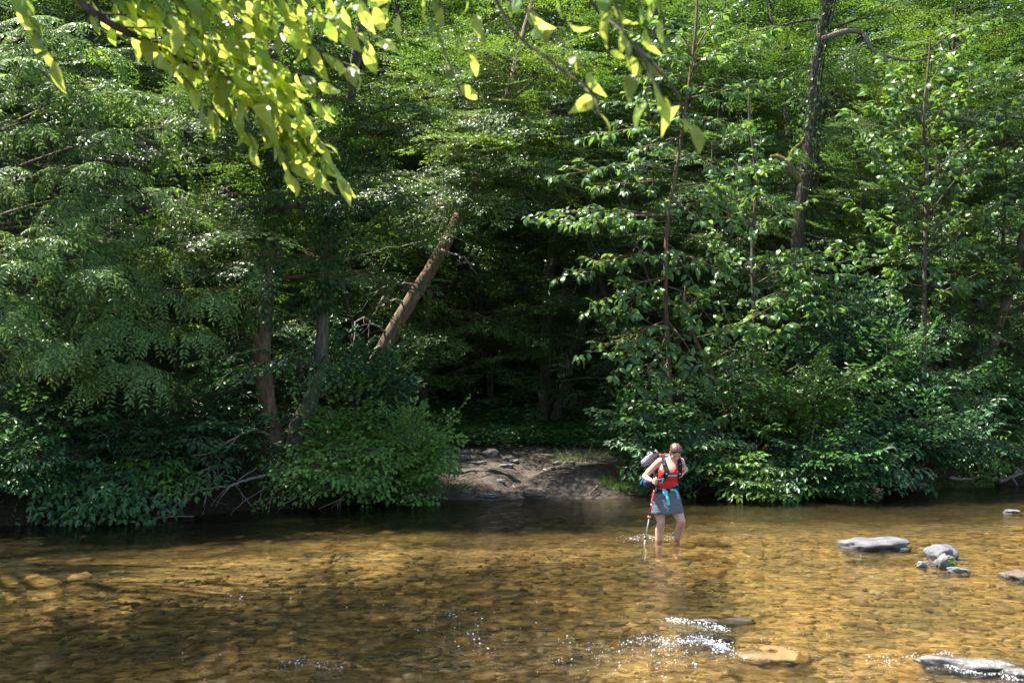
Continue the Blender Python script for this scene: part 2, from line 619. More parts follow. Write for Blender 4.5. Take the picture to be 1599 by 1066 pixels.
RIF = [(1.35, 8.75, 0.9, 0.22, 1.0), (1.75, 8.15, 0.8, 0.2, 1.1), (0.9, 8.2, 1.3, 0.3, 0.8), (0.7, 7.6, 1.3, 0.4, 0.6), (3.9, 7.75, 0.9, 0.22, 1.0), (-1.3, 7.9, 1.2, 0.35, 0.55), (-1.9, 7.4, 0.7, 0.25, 0.5), (-1.0, 10.2, 0.9, 0.25, 0.35),
       (-2.6, 9.0, 1.0, 0.3, 0.3), (1.75, 13.75, 0.75, 0.16, 0.8), (1.35, 13.6, 0.5, 0.12, 0.8), (4.9, 12.8, 1.6, 0.3, 0.4), (6.0, 11.3, 0.9, 0.25, 0.6), (-3.0, 12.8, 1.6, 0.3, 0.3), (-0.4, 13.4, 1.4, 0.25, 0.25), (3.0, 7.4, 1.2, 0.3, 0.5), (2.9, 12.3, 0.9, 0.2, 0.3)]


def riffle(x, y):
    r = np.zeros_like(x) + 0.07 + 0.07 * vnoise(x, y, 1.3, 9)
    for cx, cy_, sx, sy, a in RIF:
        r = r + a * np.exp(-((x - cx) / sx) ** 2 - ((y - cy_ + 0.1 * (x - cx)) / sy) ** 2)
    return np.clip(r, 0, 1.2)


WV = [(rng.uniform(0, 6.28), lam, rng.uniform(0, 6.28)) for lam in (1.6, 1.1, 0.8, 0.6, 0.45, 0.36, 0.3, 0.25, 0.21, 0.18)]


# rings round the hiker's legs, the pole and the rocks
RINGS = [(1.99, 13.58, 0.006, 0.17, 0.45), (2.25, 13.72, 0.007, 0.17, 0.45), (1.76, 13.48, 0.004, 0.15, 0.3), (4.78, 13.1, 0.004, 0.2, 0.6), (5.3, 12.3, 0.004, 0.17, 0.4), (2.1, 8.1, 0.006, 0.2, 0.5), (3.55, 7.7, 0.006, 0.2, 0.5)]


def water_z(x, y):
    z = np.zeros_like(x)
    rf_ = riffle(x, y)
    for a, lam, ph in WV:
        k = 6.283 / lam
        st = 0.018 + 0.1 * rf_ * (lam < 0.7)
        z = z + st / k * np.sin(k * (x * math.cos(a) + y * math.sin(a)) + ph + 0.8 * np.sin(1.7 * x + ph) + 0.6 * np.sin(2.3 * y + 2 * ph))
    for cx, cy_, am, lam, fall in RINGS:
        r_ = np.hypot(x - cx, y - cy_)
        z = z + am * np.exp(-r_ / fall) * np.sin(6.283 * r_ / lam)
    return z


wx = dense_axis(-62, -8.5, 11.5, 62, 0.045, 0.8)
wy = dense_axis(2.0, 6.4, 21.5, 37, 0.045, 0.8)
link('water', grid_mesh('water', wx, wy, water_z, True, {'riffle': riffle}), M['water'], kind='structure')

# ------------------------------------------------------------------ leaves
LEAF_T = {
    'diamond': (np.array([[0, 0, 0], [0.42, 0.5, 0.05], [1, 0, -0.04], [0.42, -0.5, 0.05]]), np.array([[0, 2, 1], [0, 3, 2]]), None),
    'oval': (np.array([[0, 0, 0], [0.27, 0.44, 0.05], [0.66, 0.4, 0.03], [1, 0, -0.1], [0.66, -0.4, 0.03], [0.27, -0.44, 0.05]]), None, np.array([[0, 3, 2, 1], [0, 5, 4, 3]])),
    'large': (np.array([[0, 0, 0], [0.16, 0, 0.012], [0.4, 0, 0.04], [0.65, 0, 0.03], [0.86, 0, -0.05], [1, 0, -0.15],
                        [0.2, 0.26, 0.035], [0.42, 0.45, 0.06], [0.66, 0.42, 0.035], [0.86, 0.2, -0.05],
                        [0.2, -0.26, 0.035], [0.42, -0.45, 0.06], [0.66, -0.42, 0.035], [0.86, -0.2, -0.05], [0.08, 0.02, 0.0], [0.08, -0.02, 0.0]]),
              np.array([[1, 6, 14], [1, 15, 10], [4, 5, 9], [4, 13, 5], [0, 1, 14], [0, 15, 1]]), np.array([[1, 2, 7, 6], [2, 3, 8, 7], [3, 4, 9, 8], [1, 10, 11, 2], [2, 11, 12, 3], [3, 12, 13, 4]])),
    'lobed': (np.array([[0, 0, 0], [0.22, 0.5, 0.02], [0.45, 0.18, 0.0], [0.62, 0.34, 0.02], [1, 0, -0.08], [0.62, -0.34, 0.02], [0.45, -0.18, 0.0], [0.22, -0.5, 0.02]]),
              np.array([[0, 2, 1], [0, 7, 6]]), np.array([[0, 4, 3, 2], [0, 6, 5, 4]])),
}


def leaf_geo(P, D, N, L, Wd, kind):
    T, F3, F4 = LEAF_T[kind]
    D = unit(D)
    S = unit(np.cross(N, D))
    N2 = np.cross(D, S)
    V = (P[:, None] + D[:, None] * (T[None, :, 0:1] * L[:, None, None]) + S[:, None] * (T[None, :, 1:2] * Wd[:, None, None]) + N2[:, None] * (T[None, :, 2:3] * L[:, None, None]))
    k = len(T)
    off = (np.arange(len(P)) * k)[:, None, None]
    f = []
    if F3 is not None:
        f.append((F3[None] + off).reshape(-1, F3.shape[1]))
    if F4 is not None:
        f.append((F4[None] + off).reshape(-1, F4.shape[1]))
    return V.reshape(-1, 3), f, k


LEAF_OBJ = {}


def leaf_obj_mesh(kind, mat):
    key = (kind, mat.name)
    if key not in LEAF_OBJ:
        T, F3, F4 = LEAF_T[kind]
        LEAF_OBJ[key] = []
        for b_ in (0.02, -0.12, -0.26, -0.4, -0.18):
            V = T.copy()
            V[:, 2] += b_ * V[:, 0] ** 2 + 0.035 * np.sin(V[:, 0] * 9 + b_ * 40) * V[:, 1] * 2 - 0.5 * b_ * V[:, 1] ** 2
            V[:, 1] += (b_ + 0.18) * 0.35 * np.sin(V[:, 0] * 3.1)
            me = new_mesh('leaf', V, [f for f in (F3, F4) if f is not None], False)
            me.materials.append(mat)
            LEAF_OBJ[key].append(me)
    return LEAF_OBJ[key]


class Leaves:
    def __init__(self):
        self.P, self.D, self.N, self.L, self.W = [], [], [], [], []

    def add(self, P, D, N, L, Wd):
        self.P.append(np.atleast_2d(P)); self.D.append(np.atleast_2d(D)); self.N.append(np.atleast_2d(N))
        self.L.append(np.atleast_1d(L)); self.W.append(np.atleast_1d(Wd))

    def arrays(self):
        return np.vstack(self.P), np.vstack(self.D), np.vstack(self.N), np.concatenate(self.L), np.concatenate(self.W)


def build_leaves(lv, kind, mat, parent, name='foliage', pick=0, mat_o=None, origin=None, jitter=0.25, near=None):
    """the crown as one mesh; the `pick` leaves that show largest as leaf objects of their own"""
    P, D, N, L, Wd = lv.arrays()
    n = len(P)
    D = unit(unit(D) + rng.normal(0, jitter * 0.6, (n, 3)))
    N = unit(unit(N) + rng.normal(0, jitter, (n, 3)))
    if pick:
        Pw = P + np.asarray(origin)
        d = np.linalg.norm(Pw - np.array([0, 0, CAM_H]), axis=1)
        inside = (np.abs(Pw[:, 0] / np.maximum(Pw[:, 1], 0.1)) < 0.53) & ((Pw[:, 2] - CAM_H) / np.maximum(Pw[:, 1], 0.1) < 0.39) & (Pw[:, 1] > 0.4)
        sc = L / d * inside * rng.uniform(0.9, 1.0, n)
        idx = np.argsort(-sc)[:pick]
        idx = idx[inside[idx]]
        meshes = leaf_obj_mesh(kind, mat_o)
        Dn = unit(D)
        S = unit(np.cross(N, Dn))
        N2 = np.cross(Dn, S)
        for c, i in enumerate(idx):
            o = bpy.data.objects.new('leaf', meshes[c % 5])
            COL.objects.link(o)
            o.parent = parent
            m = Matrix.Identity(4)
            for r_ in range(3):
                m[r_][0] = Dn[i, r_] * L[i]
                m[r_][1] = S[i, r_] * Wd[i]
                m[r_][2] = N2[i, r_] * L[i]
                m[r_][3] = P[i, r_]
            o.matrix_local = m
        keep = np.ones(n, bool)
        keep[idx] = False
        P, D, N, L, Wd = P[keep], D[keep], N[keep], L[keep], Wd[keep]
    if len(P) == 0:
        return None
    V, f, k = leaf_geo(P, D, N, L, Wd, kind)
    t = np.repeat(rng.random(len(P)), k)
    return link(name, new_mesh(name, V, f, False, {'tint': t}), mat, parent, kind='stuff')


# sprays: flat leafy twigs in their own frame (x along the twig, z up)
def spray_fine(r, size=0.8, leaf=0.07, wid=0.034, step=0.075):
    P, D, N, L, Wd, tw = [], [], [], [], [], []
    def twig(p, d, ln, lvl):
        d = unit(d)
        e = p + d * ln + np.array([0, 0, -0.10 * ln * ln / size])
        tw.append((p, e))
        side = np.array([-d[1], d[0], 0])
        k = max(2, int(ln / (step * size)))
        for j in range(k):
            t = (j + 0.6) / k
            c = p + (e - p) * t
            for sg in (1, -1):
                P.append(c)
                D.append(d * 0.65 + sg * side * 0.8 + np.array([0, 0, r.uniform(-0.35, 0.1)]))
                N.append(np.array([r.normal(0, 0.15), r.normal(0, 0.15), 1]))
                L.append(leaf * r.uniform(0.75, 1.2))
                Wd.append(wid * r.uniform(0.8, 1.2))
        P.append(e); D.append(d); N.append(np.array([0, 0, 1.0])); L.append(leaf); Wd.append(wid)
        if lvl == 0:
            for j in range(6):
                t = 0.12 + 0.13 * j
                sg = 1 if j % 2 else -1
                twig(p + (e - p) * t, d * 0.75 + sg * side * r.uniform(0.6, 0.95), ln * (0.55 - 0.38 * t) * r.uniform(0.8, 1.2), 1)
    twig(np.zeros(3), np.array([1.0, 0, 0.05]), size, 0)
    return [np.array(a) for a in (P, D, N, L, Wd)] + [np.array(tw)]


def spray_large(r, size=0.6, leaf=0.24, wid=0.1):
    P, D, N, L, Wd, tw = [], [], [], [], [], []
    e = np.array([size, 0, -0.02])
    tw.append((np.zeros(3), e))
    for j in range(4):
        t = 0.3 + 0.2 * j
        sg = 1 if j % 2 else -1
        c = e * t
        P.append(c)
        D.append(np.array([0.55, sg * 0.7, r.uniform(-0.75, -0.25)]))
        N.append(np.array([0.35, sg * 0.3, 0.85]))
        L.append(leaf * r.uniform(0.7, 1.05)); Wd.append(wid * r.uniform(0.8, 1.1))
    k = r.integers(4, 7)
    a0 = r.uniform(0, 6.28)
    for j in range(k):
        a = a0 + j * 6.283 / k
        P.append(e)
        dz = r.uniform(-0.85, -0.2)
        d = np.array([0.45 + 0.65 * math.cos(a), 0.9 * math.sin(a), dz])
        D.append(d)
        N.append(np.array([-dz * d[0], -dz * d[1], 0.8]))
        q_ = r.uniform(0.5, 1.15)
        L.append(leaf * q_); Wd.append(wid * q_ * r.uniform(0.8, 1.15))
    return [np.array(a) for a in (P, D, N, L, Wd)] + [np.array(tw)]


def spray_pinnate(r, size=0.55, leaf=0.105, wid=0.036):
    P, D, N, L, Wd, tw = [], [], [], [], [], []
    for f in range(6):
        a = -1.15 + 2.3 * f / 5 + r.normal(0, 0.12)
        b0 = np.array([0.12 * r.random(), 0, 0.0])
        ln = size * r.uniform(0.8, 1.15)
        prev = b0
        hd = np.array([math.cos(a), math.sin(a), 0])
        m = 9
        for j in range(m + 1):
            t = (j + 1.5) / (m + 1.5)
            c = b0 + hd * ln * t + np.array([0, 0, ln * (0.25 * t - 0.62 * t * t)])
            tg = unit(hd + np.array([0, 0, 0.25 - 1.24 * t]))
            if j % 3 == 0 or j == m:
                tw.append((prev, c))
                prev = c
            sd = np.array([-hd[1], hd[0], 0])
            up = unit(np.cross(tg, sd)) * -1
            up = up if up[2] > 0 else -up
            if j < m:
                for sg in (1, -1):
                    P.append(c)
                    D.append(sd * sg * 0.9 + tg * 0.45 + np.array([0, 0, -0.3]))
                    N.append(up)
                    L.append(leaf * (1.05 - 0.35 * abs(t - 0.5)) * r.uniform(0.85, 1.1)); Wd.append(wid)
            else:
                P.append(c); D.append(tg); N.append(up); L.append(leaf * 0.9); Wd.append(wid)
    return [np.array(a) for a in (P, D, N, L, Wd)] + [np.array(tw)]


def spray_shrub(r, size=0.5, leaf=0.12, wid=0.06):
    P, D, N, L, Wd, tw = [], [], [], [], [], []
    def twig(p, d, ln, lvl):
        d = unit(d)
        e = p + d * ln
        tw.append((p, e))
        side = np.array([-d[1], d[0], 0])
        k = max(2, int(ln / 0.075))
        for j in range(k):
            sg = 1 if j % 2 else -1
            P.append(p + (e - p) * ((j + 0.7) / k))
            D.append(d * 0.7 + sg * side * 0.75 + np.array([0, 0, r.uniform(-0.55, 0.0)]))
            N.append(np.array([r.normal(0, 0.2) + 0.2, sg * 0.15, 1]))
            L.append(leaf * r.uniform(0.6, 1.1)); Wd.append(wid * r.uniform(0.75, 1.1))
        P.append(e); D.append(d + np.array([0, 0, -0.4])); N.append(np.array([0.3, 0, 1.0])); L.append(leaf); Wd.append(wid)
        if lvl == 0:
            for j in range(3):
                sg = 1 if j % 2 else -1
                twig(p + (e - p) * (0.2 + 0.25 * j), d * 0.8 + sg * side * 0.8, ln * (0.6 - 0.12 * j), 1)
    twig(np.zeros(3), np.array([1.0, 0, 0.0]), size, 0)
    return [np.array(a) for a in (P, D, N, L, Wd)] + [np.array(tw)]


SPR = {
    'fine': [spray_fine(rng) for _ in range(6)],
    'forest': [spray_fine(rng, 1.25, 0.125, 0.062, 0.085) for _ in range(6)],
    'large': [spray_large(rng, 0.6, 0.26, 0.115) for _ in range(8)],
    'pinnate': [spray_pinnate(rng) for _ in range(6)],
    'shrub': [spray_shrub(rng) for _ in range(6)],
    'lobed': [spray_shrub(rng, 0.42, 0.085, 0.075) for _ in range(6)],
}
KIND_T = {'fine': 'diamond', 'forest': 'diamond', 'large': 'large', 'pinnate': 'diamond', 'shrub': 'oval', 'lobed': 'lobed'}


def place_sprays(lv, wood, spec, pos, dirs, ups, scale):
    """put sprays of a kind at pos, pointing along dirs, flat side towards ups"""
    pos, dirs, ups = np.asarray(pos, float), unit(dirs), np.asarray(ups, float)
    scale = np.broadcast_to(np.asarray(scale, float), (len(pos),))
    which = rng.integers(0, len(SPR[spec]), len(pos))
    Yv = unit(np.cross(ups, dirs))
    Zv = np.cross(dirs, Yv)
    Mx = np.stack([dirs, Yv, Zv], -1)
    for k, pr in enumerate(SPR[spec]):
        sel = which == k
        if not sel.any():
            continue
        Mk, Tk, sk = Mx[sel], pos[sel], scale[sel]
        P = np.einsum('nij,mj->nmi', Mk, pr[0]) * sk[:, None, None] + Tk[:, None]
        D = np.einsum('nij,mj->nmi', Mk, pr[1])
        N = np.einsum('nij,mj->nmi', Mk, pr[2])
        m = len(pr[0])
        lv.add(P.reshape(-1, 3), D.reshape(-1, 3), N.reshape(-1, 3), np.tile(pr[3], sel.sum()) * np.repeat(sk, m) ** 0.5, np.tile(pr[4], sel.sum()) * np.repeat(sk, m) ** 0.5)
        if wood is not None and len(pr[5]):
            A = np.einsum('nij,mj->nmi', Mk, pr[5][:, 0]) * sk[:, None, None] + Tk[:, None]
            B = np.einsum('nij,mj->nmi', Mk, pr[5][:, 1]) * sk[:, None, None] + Tk[:, None]
            r0 = 0.004 if spec != 'large' else 0.006
            wood.twigs(A.reshape(-1, 3), B.reshape(-1, 3), r0, r0 * 0.5)


def limb(p0, d0, length, bend=(0, 0, 0), n=7, wander=0.05):
    p = np.array(p0, float)
    d = unit(d0)
    pts = [p.copy()]
    st = length / (n - 1)
    for i in range(n - 1):
        d = unit(d + np.asarray(bend) / (n - 1) + rng.normal(0, wander, 3))
        p = p + d * st
        pts.append(p.copy())
    return np.array(pts)


def along(pts, t):
    seg = np.linalg.norm(np.diff(pts, axis=0), axis=1)
    c = np.concatenate([[0], np.cumsum(seg)]) / seg.sum()
    P = np.stack([np.interp(t, c, pts[:, k]) for k in range(3)], -1)
    T = np.stack([np.interp(np.minimum(t + 0.03, 1), c, pts[:, k]) - np.interp(np.maximum(t - 0.03, 0), c, pts[:, k]) for k in range(3)], -1)
    return P, unit(T)


def dress(lv, wood, spec, pts, spacing=0.3, t0=0.2, scale=1.0, up=(0, 0, 1), tilt=0.25, spread=0.85, droop=-0.1):
    """leafy sprays on both sides of a limb and at its end"""
    ln = np.linalg.norm(np.diff(pts, axis=0), axis=1).sum()
    k = max(1, int(ln * (1 - t0) / spacing))
    t = t0 + (1 - t0) * (np.arange(k) + rng.random(k) * 0.6) / k
    P, T = along(pts, t)
    up = np.asarray(up, float)
    side = unit(np.cross(up, T))
    sg = np.where(np.arange(k) % 2, 1, -1)[:, None]
    d = T * rng.uniform(0.45, 0.8, (k, 1)) + side * sg * spread + np.array([0, 0, 1]) * rng.normal(droop, tilt * 0.6, (k, 1))
    u = up + rng.normal(0, tilt, (k, 3))
    sc = scale * rng.uniform(0.75, 1.25, k) * (1.15 - 0.35 * t)
    Pe, Te = along(pts, np.array([1.0]))
    place_sprays(lv, wood, spec, np.vstack([P, Pe]), np.vstack([d, Te + np.array([[0, 0, droop]])]), np.vstack([u, up[None]]), np.concatenate([sc, [scale]]))


def grow_crown(lv, wood, spec, trunk, t_lo, t_hi, n_limbs, len_lo, len_hi, r0, scale=1.0, spacing=0.3, elev=0.35, sub=3, az0=None, az_bias=None, bend=-0.25, up=(0, 0, 1)):
    """limbs up a trunk by the golden angle, each with side limbs, all dressed with sprays"""
    for i in range(n_limbs):
        t = t_lo + (t_hi - t_lo) * (i + rng.random() * 0.7) / n_limbs
        p, T = along(trunk, np.array([t]))
        az = i * 2.399 + rng.normal(0, 0.25) if az_bias is None else rng.normal(az_bias[0], az_bias[1])
        f = (t - t_lo) / max(1e-6, t_hi - t_lo)
        ln = (len_lo + (len_hi - len_lo) * f) * rng.uniform(0.75, 1.2)
        el = elev + 0.5 * f + rng.normal(0, 0.1)
        d = np.array([math.cos(az) * math.cos(el), math.sin(az) * math.cos(el), math.sin(el)])
        L_ = limb(p[0], d, ln, (0, 0, bend - 0.3 * f), 8, 0.07)
        rr = r0 * (0.25 + 0.75 * ln / max(len_lo, len_hi)) * (1 - 0.5 * f)
        wood.tube(L_, np.linspace(rr, 0.006, len(L_)), 5, 0.08)
        dress(lv, wood, spec, L_, spacing, 0.3, scale, up=up)
        for j in range(sub):
            ts = 0.25 + 0.55 * (j + rng.random() * 0.5) / max(1, sub)
            p2, T2 = along(L_, np.array([ts]))
            sd = unit(np.cross([0, 0, 1], T2[0])) * (1 if j % 2 else -1)
            L2 = limb(p2[0], T2[0] * 0.7 + sd * 0.8 + np.array([0, 0, rng.normal(0.0, 0.2)]), ln * (0.62 - 0.3 * ts), (0, 0, -0.2), 5, 0.08)
            wood.tube(L2, np.linspace(rr * 0.4, 0.004, len(L2)), 4)
            dress(lv, wood, spec, L2, spacing, 0.1, scale, up=up)


def tree_object(name, label, cat, base, trunk_geo, bark, lv, spec, group=None, pick=0, mat=None, mat_o=None, jitter=0.25, crown_name='crown'):
    root = empty(name, base, label, cat, group)
    tr = link('trunk', trunk_geo.mesh('trunk'), bark, root)
    if lv is not None:
        build_leaves(lv, KIND_T[spec], mat or M[spec], root, crown_name, pick, mat_o or M.get(spec + '_o'), base, jitter)
    return root


def copy_thing(root, loc, rz, sc, label=None):
    r_ = root.copy()
    COL.objects.link(r_)
    r_.location = loc
    r_.rotation_euler = (0, 0, rz)
    r_.scale = sc if hasattr(sc, '__len__') else (sc, sc, sc)
    if label:
        r_['label'] = label
    for ch in root.children:
        c = ch.copy()
        COL.objects.link(c)
        c.parent = r_
    return r_


def pix_path(pts, d, base):
    """pixel path -> local points; pts are (px, py) or (px, py, d)"""
    out = []
    for p in pts:
        out.append(W(p[0], p[1], p[2] if len(p) > 2 else d) - np.asarray(base))
    return np.array(out)



# ------------------------------------------------------------------ background forest: a few kinds of tall tree, copied
def forest_proto(i, height, crown_lo, n_limbs, ln, bark, base):
    wood, lv = Geo(), Leaves()
    tr = limb((0, 0, -0.4), (rng.normal(0, 0.05), rng.normal(0, 0.05), 1), height, (0, 0, 0.1), 12, 0.03)
    wood.tube(tr, np.interp(np.linspace(0, 1, len(tr)), [0, 0.06, 1], [0.27, 0.19, 0.03]), 8, 0.06)
    grow_crown(lv, wood, 'forest', tr, crown_lo, 0.98, n_limbs, ln, ln * 0.5, 0.05, 1.0, 0.5, 0.15, 4)
    return tree_object('forest_tree', 'tall leafy forest tree in the shaded wood behind the bank trees', 'tree', base, wood, bark, lv, 'forest', 'forest trees behind the bank')


SECT = [(210, 'the compound-leaved tree'), (500, 'the two ivy-clad trees'), (705, 'the leaning tan trunk'), (985, 'the mud landing'), (1200, 'the sapling by the hiker'), (1345, 'the thick shaggy trunk'), (9999, 'the straight sunlit sapling')]


def sector(x, y):
    px = 799.5 + x / y * FPX
    return next(n for lim, n in SECT if px < lim)


protos = []
FLAB = 'tall leafy forest tree in the shaded wood far behind %s'
specs = [(15, 0.28, 17, 3.5, 'bark_dark'), (17, 0.35, 18, 3.3, 'bark_dark'), (13, 0.2, 18, 3.2, 'bark'), (16, 0.3, 17, 3.7, 'bark_dark')]
spots = []
d = 27.5
while d < 70:
    half = 0.56 * d + 3
    x = -half + rng.uniform(0, 3)
    while x < half:
        yy = d + rng.uniform(-1.6, 1.6) + 0.28 * x * (d < 40)
        xx = x + rng.uniform(-1, 1)
        if yy - bank_y(xx) > 5.5 and not (abs(xx - 0.6) < 2.2 and yy < 31):
            spots.append((xx, yy))
        x += 4.3 * (0.8 + d / 130)
    d += 3.6 * (0.75 + d / 130)
# tall trees along the bank outside the picture, left and right
side = [(-16.5, 14.6, 0.95), (-19.5, 14.0, 1.0), (-24, 13.0, 1.0), (17.0, 25.0, 0.9), (21, 27.5, 1.0), (-14.5, 19.5, 1.0), (-19, 19, 1.0)]
for i, (x, y) in enumerate(spots):
    sc = rng.uniform(0.85, 1.15)
    loc = (x, y, gz(x, y))
    rz = rng.uniform(0, 6.28)
    if i < len(specs):
        sp = specs[i]
        o = forest_proto(i, sp[0], sp[1], sp[2], sp[3], M[sp[4]], loc)
        o['label'] = FLAB % sector(x, y)
        protos.append(o)
    else:
        copy_thing(protos[i % len(specs)], loc, rz, sc, FLAB % sector(x, y))
for i, (x, y, sc) in enumerate(side):
    copy_thing(protos[i % len(specs)], (x, y, gz(x, y)), i * 1.3, sc, 'tall leafy tree standing on the bank beyond the edge of the view')

# ------------------------------------------------------------------ understory trees with fine layered leaves
def under_proto(height, n_limbs, ln, base):
    wood, lv = Geo(), Leaves()
    tr = limb((0, 0, -0.3), (rng.normal(0, 0.1), rng.normal(0, 0.1), 1), height, (0, 0, 0.1), 10, 0.06)
    wood.tube(tr, np.interp(np.linspace(0, 1, len(tr)), [0, 0.06, 1], [0.11, 0.08, 0.012]), 7, 0.06)
    grow_crown(lv, wood, 'fine', tr, 0.14, 0.98, n_limbs, ln, ln * 0.4, 0.03, 1.0, 0.32, 0.12, 4, up=(0, -0.4, 1))
    return wood, lv


ULAB = 'slender understory tree with layered small-leaved sprays close behind %s'
und = []
uspots = [(150, 18.6, 0.9), (310, 19.6, 1.0), (60, 21.0, 1.1), (565, 22.5, 1.05), (240, 23.5, 1.2), (430, 23.5, 1.25), (660, 25.5, 1.2), (985, 25.0, 1.15), (1130, 24.5, 0.9), (1335, 24.8, 0.95), (1250, 26.5, 1.2), (1500, 23.8, 1.05), (1590, 23.3, 1.0), (1400, 26.5, 1.25), (1090, 27.0, 1.25),
          (-60, 19.0, 1.1), (380, 26.5, 1.3), (120, 26.0, 1.3), (1680, 25.0, 1.1), (770, 31.0, 1.5), (880, 33.0, 1.6), (1245, 22.6, 0.85), (1475, 22.8, 0.9), (1065, 23.2, 0.9)]
for i, (px, d, sc) in enumerate(uspots):
    x = (px - 799.5) / FPX * d
    loc = (x, d, gz(x, d))
    if i < 4:
        wood, lv = under_proto([8.2, 7.4, 9.0, 8.0][i], [24, 22, 26, 24][i], 2.3, loc)
        und.append(tree_object('understory_tree', ULAB % sector(x, d), 'tree', loc, wood, M['bark'], lv, 'fine', 'understory trees along the bank'))
    else:
        copy_thing(und[i % 4], loc, rng.uniform(-0.8, 0.8), sc, ULAB % sector(x, d))


# ------------------------------------------------------------------ the single trees that can be told apart
def base_of(px, py, d):
    p = W(px, py, d)
    return np.array([p[0], d, gz(p[0], d)])


def trunk_path(base, pix, d, extra=None):
    pts = [np.array([0, 0, -0.35])] + list(pix_path(pix, d, base))
    if extra is not None:
        for e in extra:
            pts.append(pts[-1] + np.array(e))
    return catmull(pts, 5)


def rad(n, *stops):
    return np.interp(np.linspace(0, 1, n), np.linspace(0, 1, len(stops)), stops)


def ivy_on(tr, r, lo, hi, n, leaf=0.085):
    lv = Leaves()
    t = rng.uniform(lo, hi, n)
    P, T = along(tr, t)
    a = rng.uniform(0, 6.283, n)
    rr = r + rng.gamma(1.6, 0.09, n)
    out = np.stack([np.cos(a), np.sin(a), np.zeros(n)], -1)
    P = P + out * rr[:, None]
    lv.add(P, out * 0.35 + np.array([0, 0, -0.9]) + rng.normal(0, 0.25, (n, 3)), out + np.array([0, 0, 0.35]), leaf * rng.uniform(0.7, 1.2, n), leaf * 0.8 * rng.uniform(0.8, 1.2, n))
    return lv


# walnut-like tree leaning in from the left, pinnate leaves
b = np.array([-9.6, 15.4, gz(-9.6, 15.4)])
wood, lv = Geo(), Leaves()
tr = limb((0, 0, -0.3), (0.1, 0.0, 1), 11.0, (0, 0, 0.1), 12, 0.03)
wood.tube(tr, rad(len(tr), 0.2, 0.15, 0.11, 0.03), 9, 0.05)
for (px, py, dd, t0) in [(300, 190, 15.6, 0.42), (250, 150, 16.2, 0.48), (150, 130, 15.0, 0.5), (330, 460, 15.4, 0.3), (240, 300, 15.0, 0.36), (120, 260, 14.6, 0.4), (290, 520, 15.2, 0.24), (150, 420, 14.4, 0.28), (60, 380, 14.2, 0.32), (210, 580, 14.7, 0.18), (80, 540, 14.2, 0.2), (40, 200, 14.8, 0.46),
                         (190, 360, 15.6, 0.36), (270, 400, 16.2, 0.34), (60, 110, 15.6, 0.58), (20, 480, 14.3, 0.28), (170, 490, 15.4, 0.28), (100, 40, 15.2, 0.62)]:
    p0, _ = along(tr, np.array([t0]))
    e = W(px, py, dd) - b
    mid = (p0[0] + e) / 2 + np.array([0, 0, 0.35]) + rng.normal(0, 0.12, 3)
    L_ = catmull([p0[0], mid, e], 5)
    wood.tube(L_, rad(len(L_), 0.045, 0.006), 5, 0.08)
    dress(lv, wood, 'pinnate', L_, 0.3, 0.55, 1.0, up=(-0.15, -0.6, 1), tilt=0.4, spread=0.9)
    for j in range(2):
        ts = 0.58 + 0.2 * j
        p2, T2 = along(L_, np.array([ts]))
        sd = unit(np.cross([0, 0, 1], T2[0])) * (1 if j % 2 else -1)
        L2 = limb(p2[0], T2[0] * 0.7 + sd * 0.7 + np.array([0, 0, rng.normal(0, 0.25)]), 1.0, (0, 0, -0.3), 5, 0.06)
        wood.tube(L2, rad(len(L2), 0.015, 0.004), 4)
        dress(lv, wood, 'pinnate', L2, 0.36, 0.2, 0.95, up=(-0.15, -0.6, 1), tilt=0.4)
tree_object('walnut_tree', 'left bank tree with drooping feather-like compound leaves shining in the sun', 'tree', b, wood, M['bark'], lv, 'pinnate')

# ivy-clad trunk with broken bark on the left bank
b = base_of(425, 700, 17.6)
wood, lv = Geo(), Leaves()
tr = trunk_path(b, [(428, 690), (415, 620), (410, 540), (418, 430), (430, 300), (425, 150), (430, 0)], 17.6, [(0.1, 0.2, 1.5), (0, 0.2, 1.2)])
wood.tube(tr, rad(len(tr), 0.2, 0.16, 0.15, 0.13, 0.12, 0.1, 0.05), 10, 0.1)
grow_crown(lv, wood, 'fine', tr, 0.3, 0.84, 15, 2.3, 1.7, 0.035, 1.0, 0.27, 0.1, 4)
grow_crown(lv, wood, 'fine', tr, 0.36, 0.75, 8, 1.7, 1.5, 0.025, 1.0, 0.3, 0.0, 3, az_bias=(-1.57, 0.8), up=(0, -0.5, 1))
o = tree_object('ivy_clad_tree', 'straight tree with broken tan bark and ivy at the bare roots', 'tree', b, wood, M['bark_tan'], lv, 'fine')
build_leaves(ivy_on(tr, 0.13, 0.24, 0.6, 2000), 'lobed', M['shrub'], o, 'ivy', jitter=0.3)

# its curved neighbour, wrapped in ivy above
b = base_of(465, 690, 17.9)
wood, lv = Geo(), Leaves()
tr = trunk_path(b, [(463, 675), (485, 625), (500, 560), (508, 450), (515, 350), (540, 200), (560, 60)], 17.9, [(0.2, 0.1, 1.2), (0.1, 0.1, 1.0)])
wood.tube(tr, rad(len(tr), 0.19, 0.15, 0.12, 0.1, 0.09, 0.05), 10, 0.1)
grow_crown(lv, wood, 'fine', tr, 0.42, 0.86, 11, 2.2, 1.6, 0.03, 1.0, 0.27, 0.05, 4)
grow_crown(lv, wood, 'fine', tr, 0.42, 0.8, 7, 1.7, 1.5, 0.025, 1.0, 0.3, 0.0, 3, az_bias=(-1.57, 0.8), up=(0, -0.5, 1))
o = tree_object('ivy_clad_tree', 'curved tree with a thick ivy sleeve above a pale bare foot', 'tree', b, wood, M['bark_pale'], lv, 'fine')
build_leaves(ivy_on(tr, 0.12, 0.3, 0.66, 3200), 'lobed', M['shrub'], o, 'ivy', jitter=0.3)
wood, lv = Geo(), Leaves()
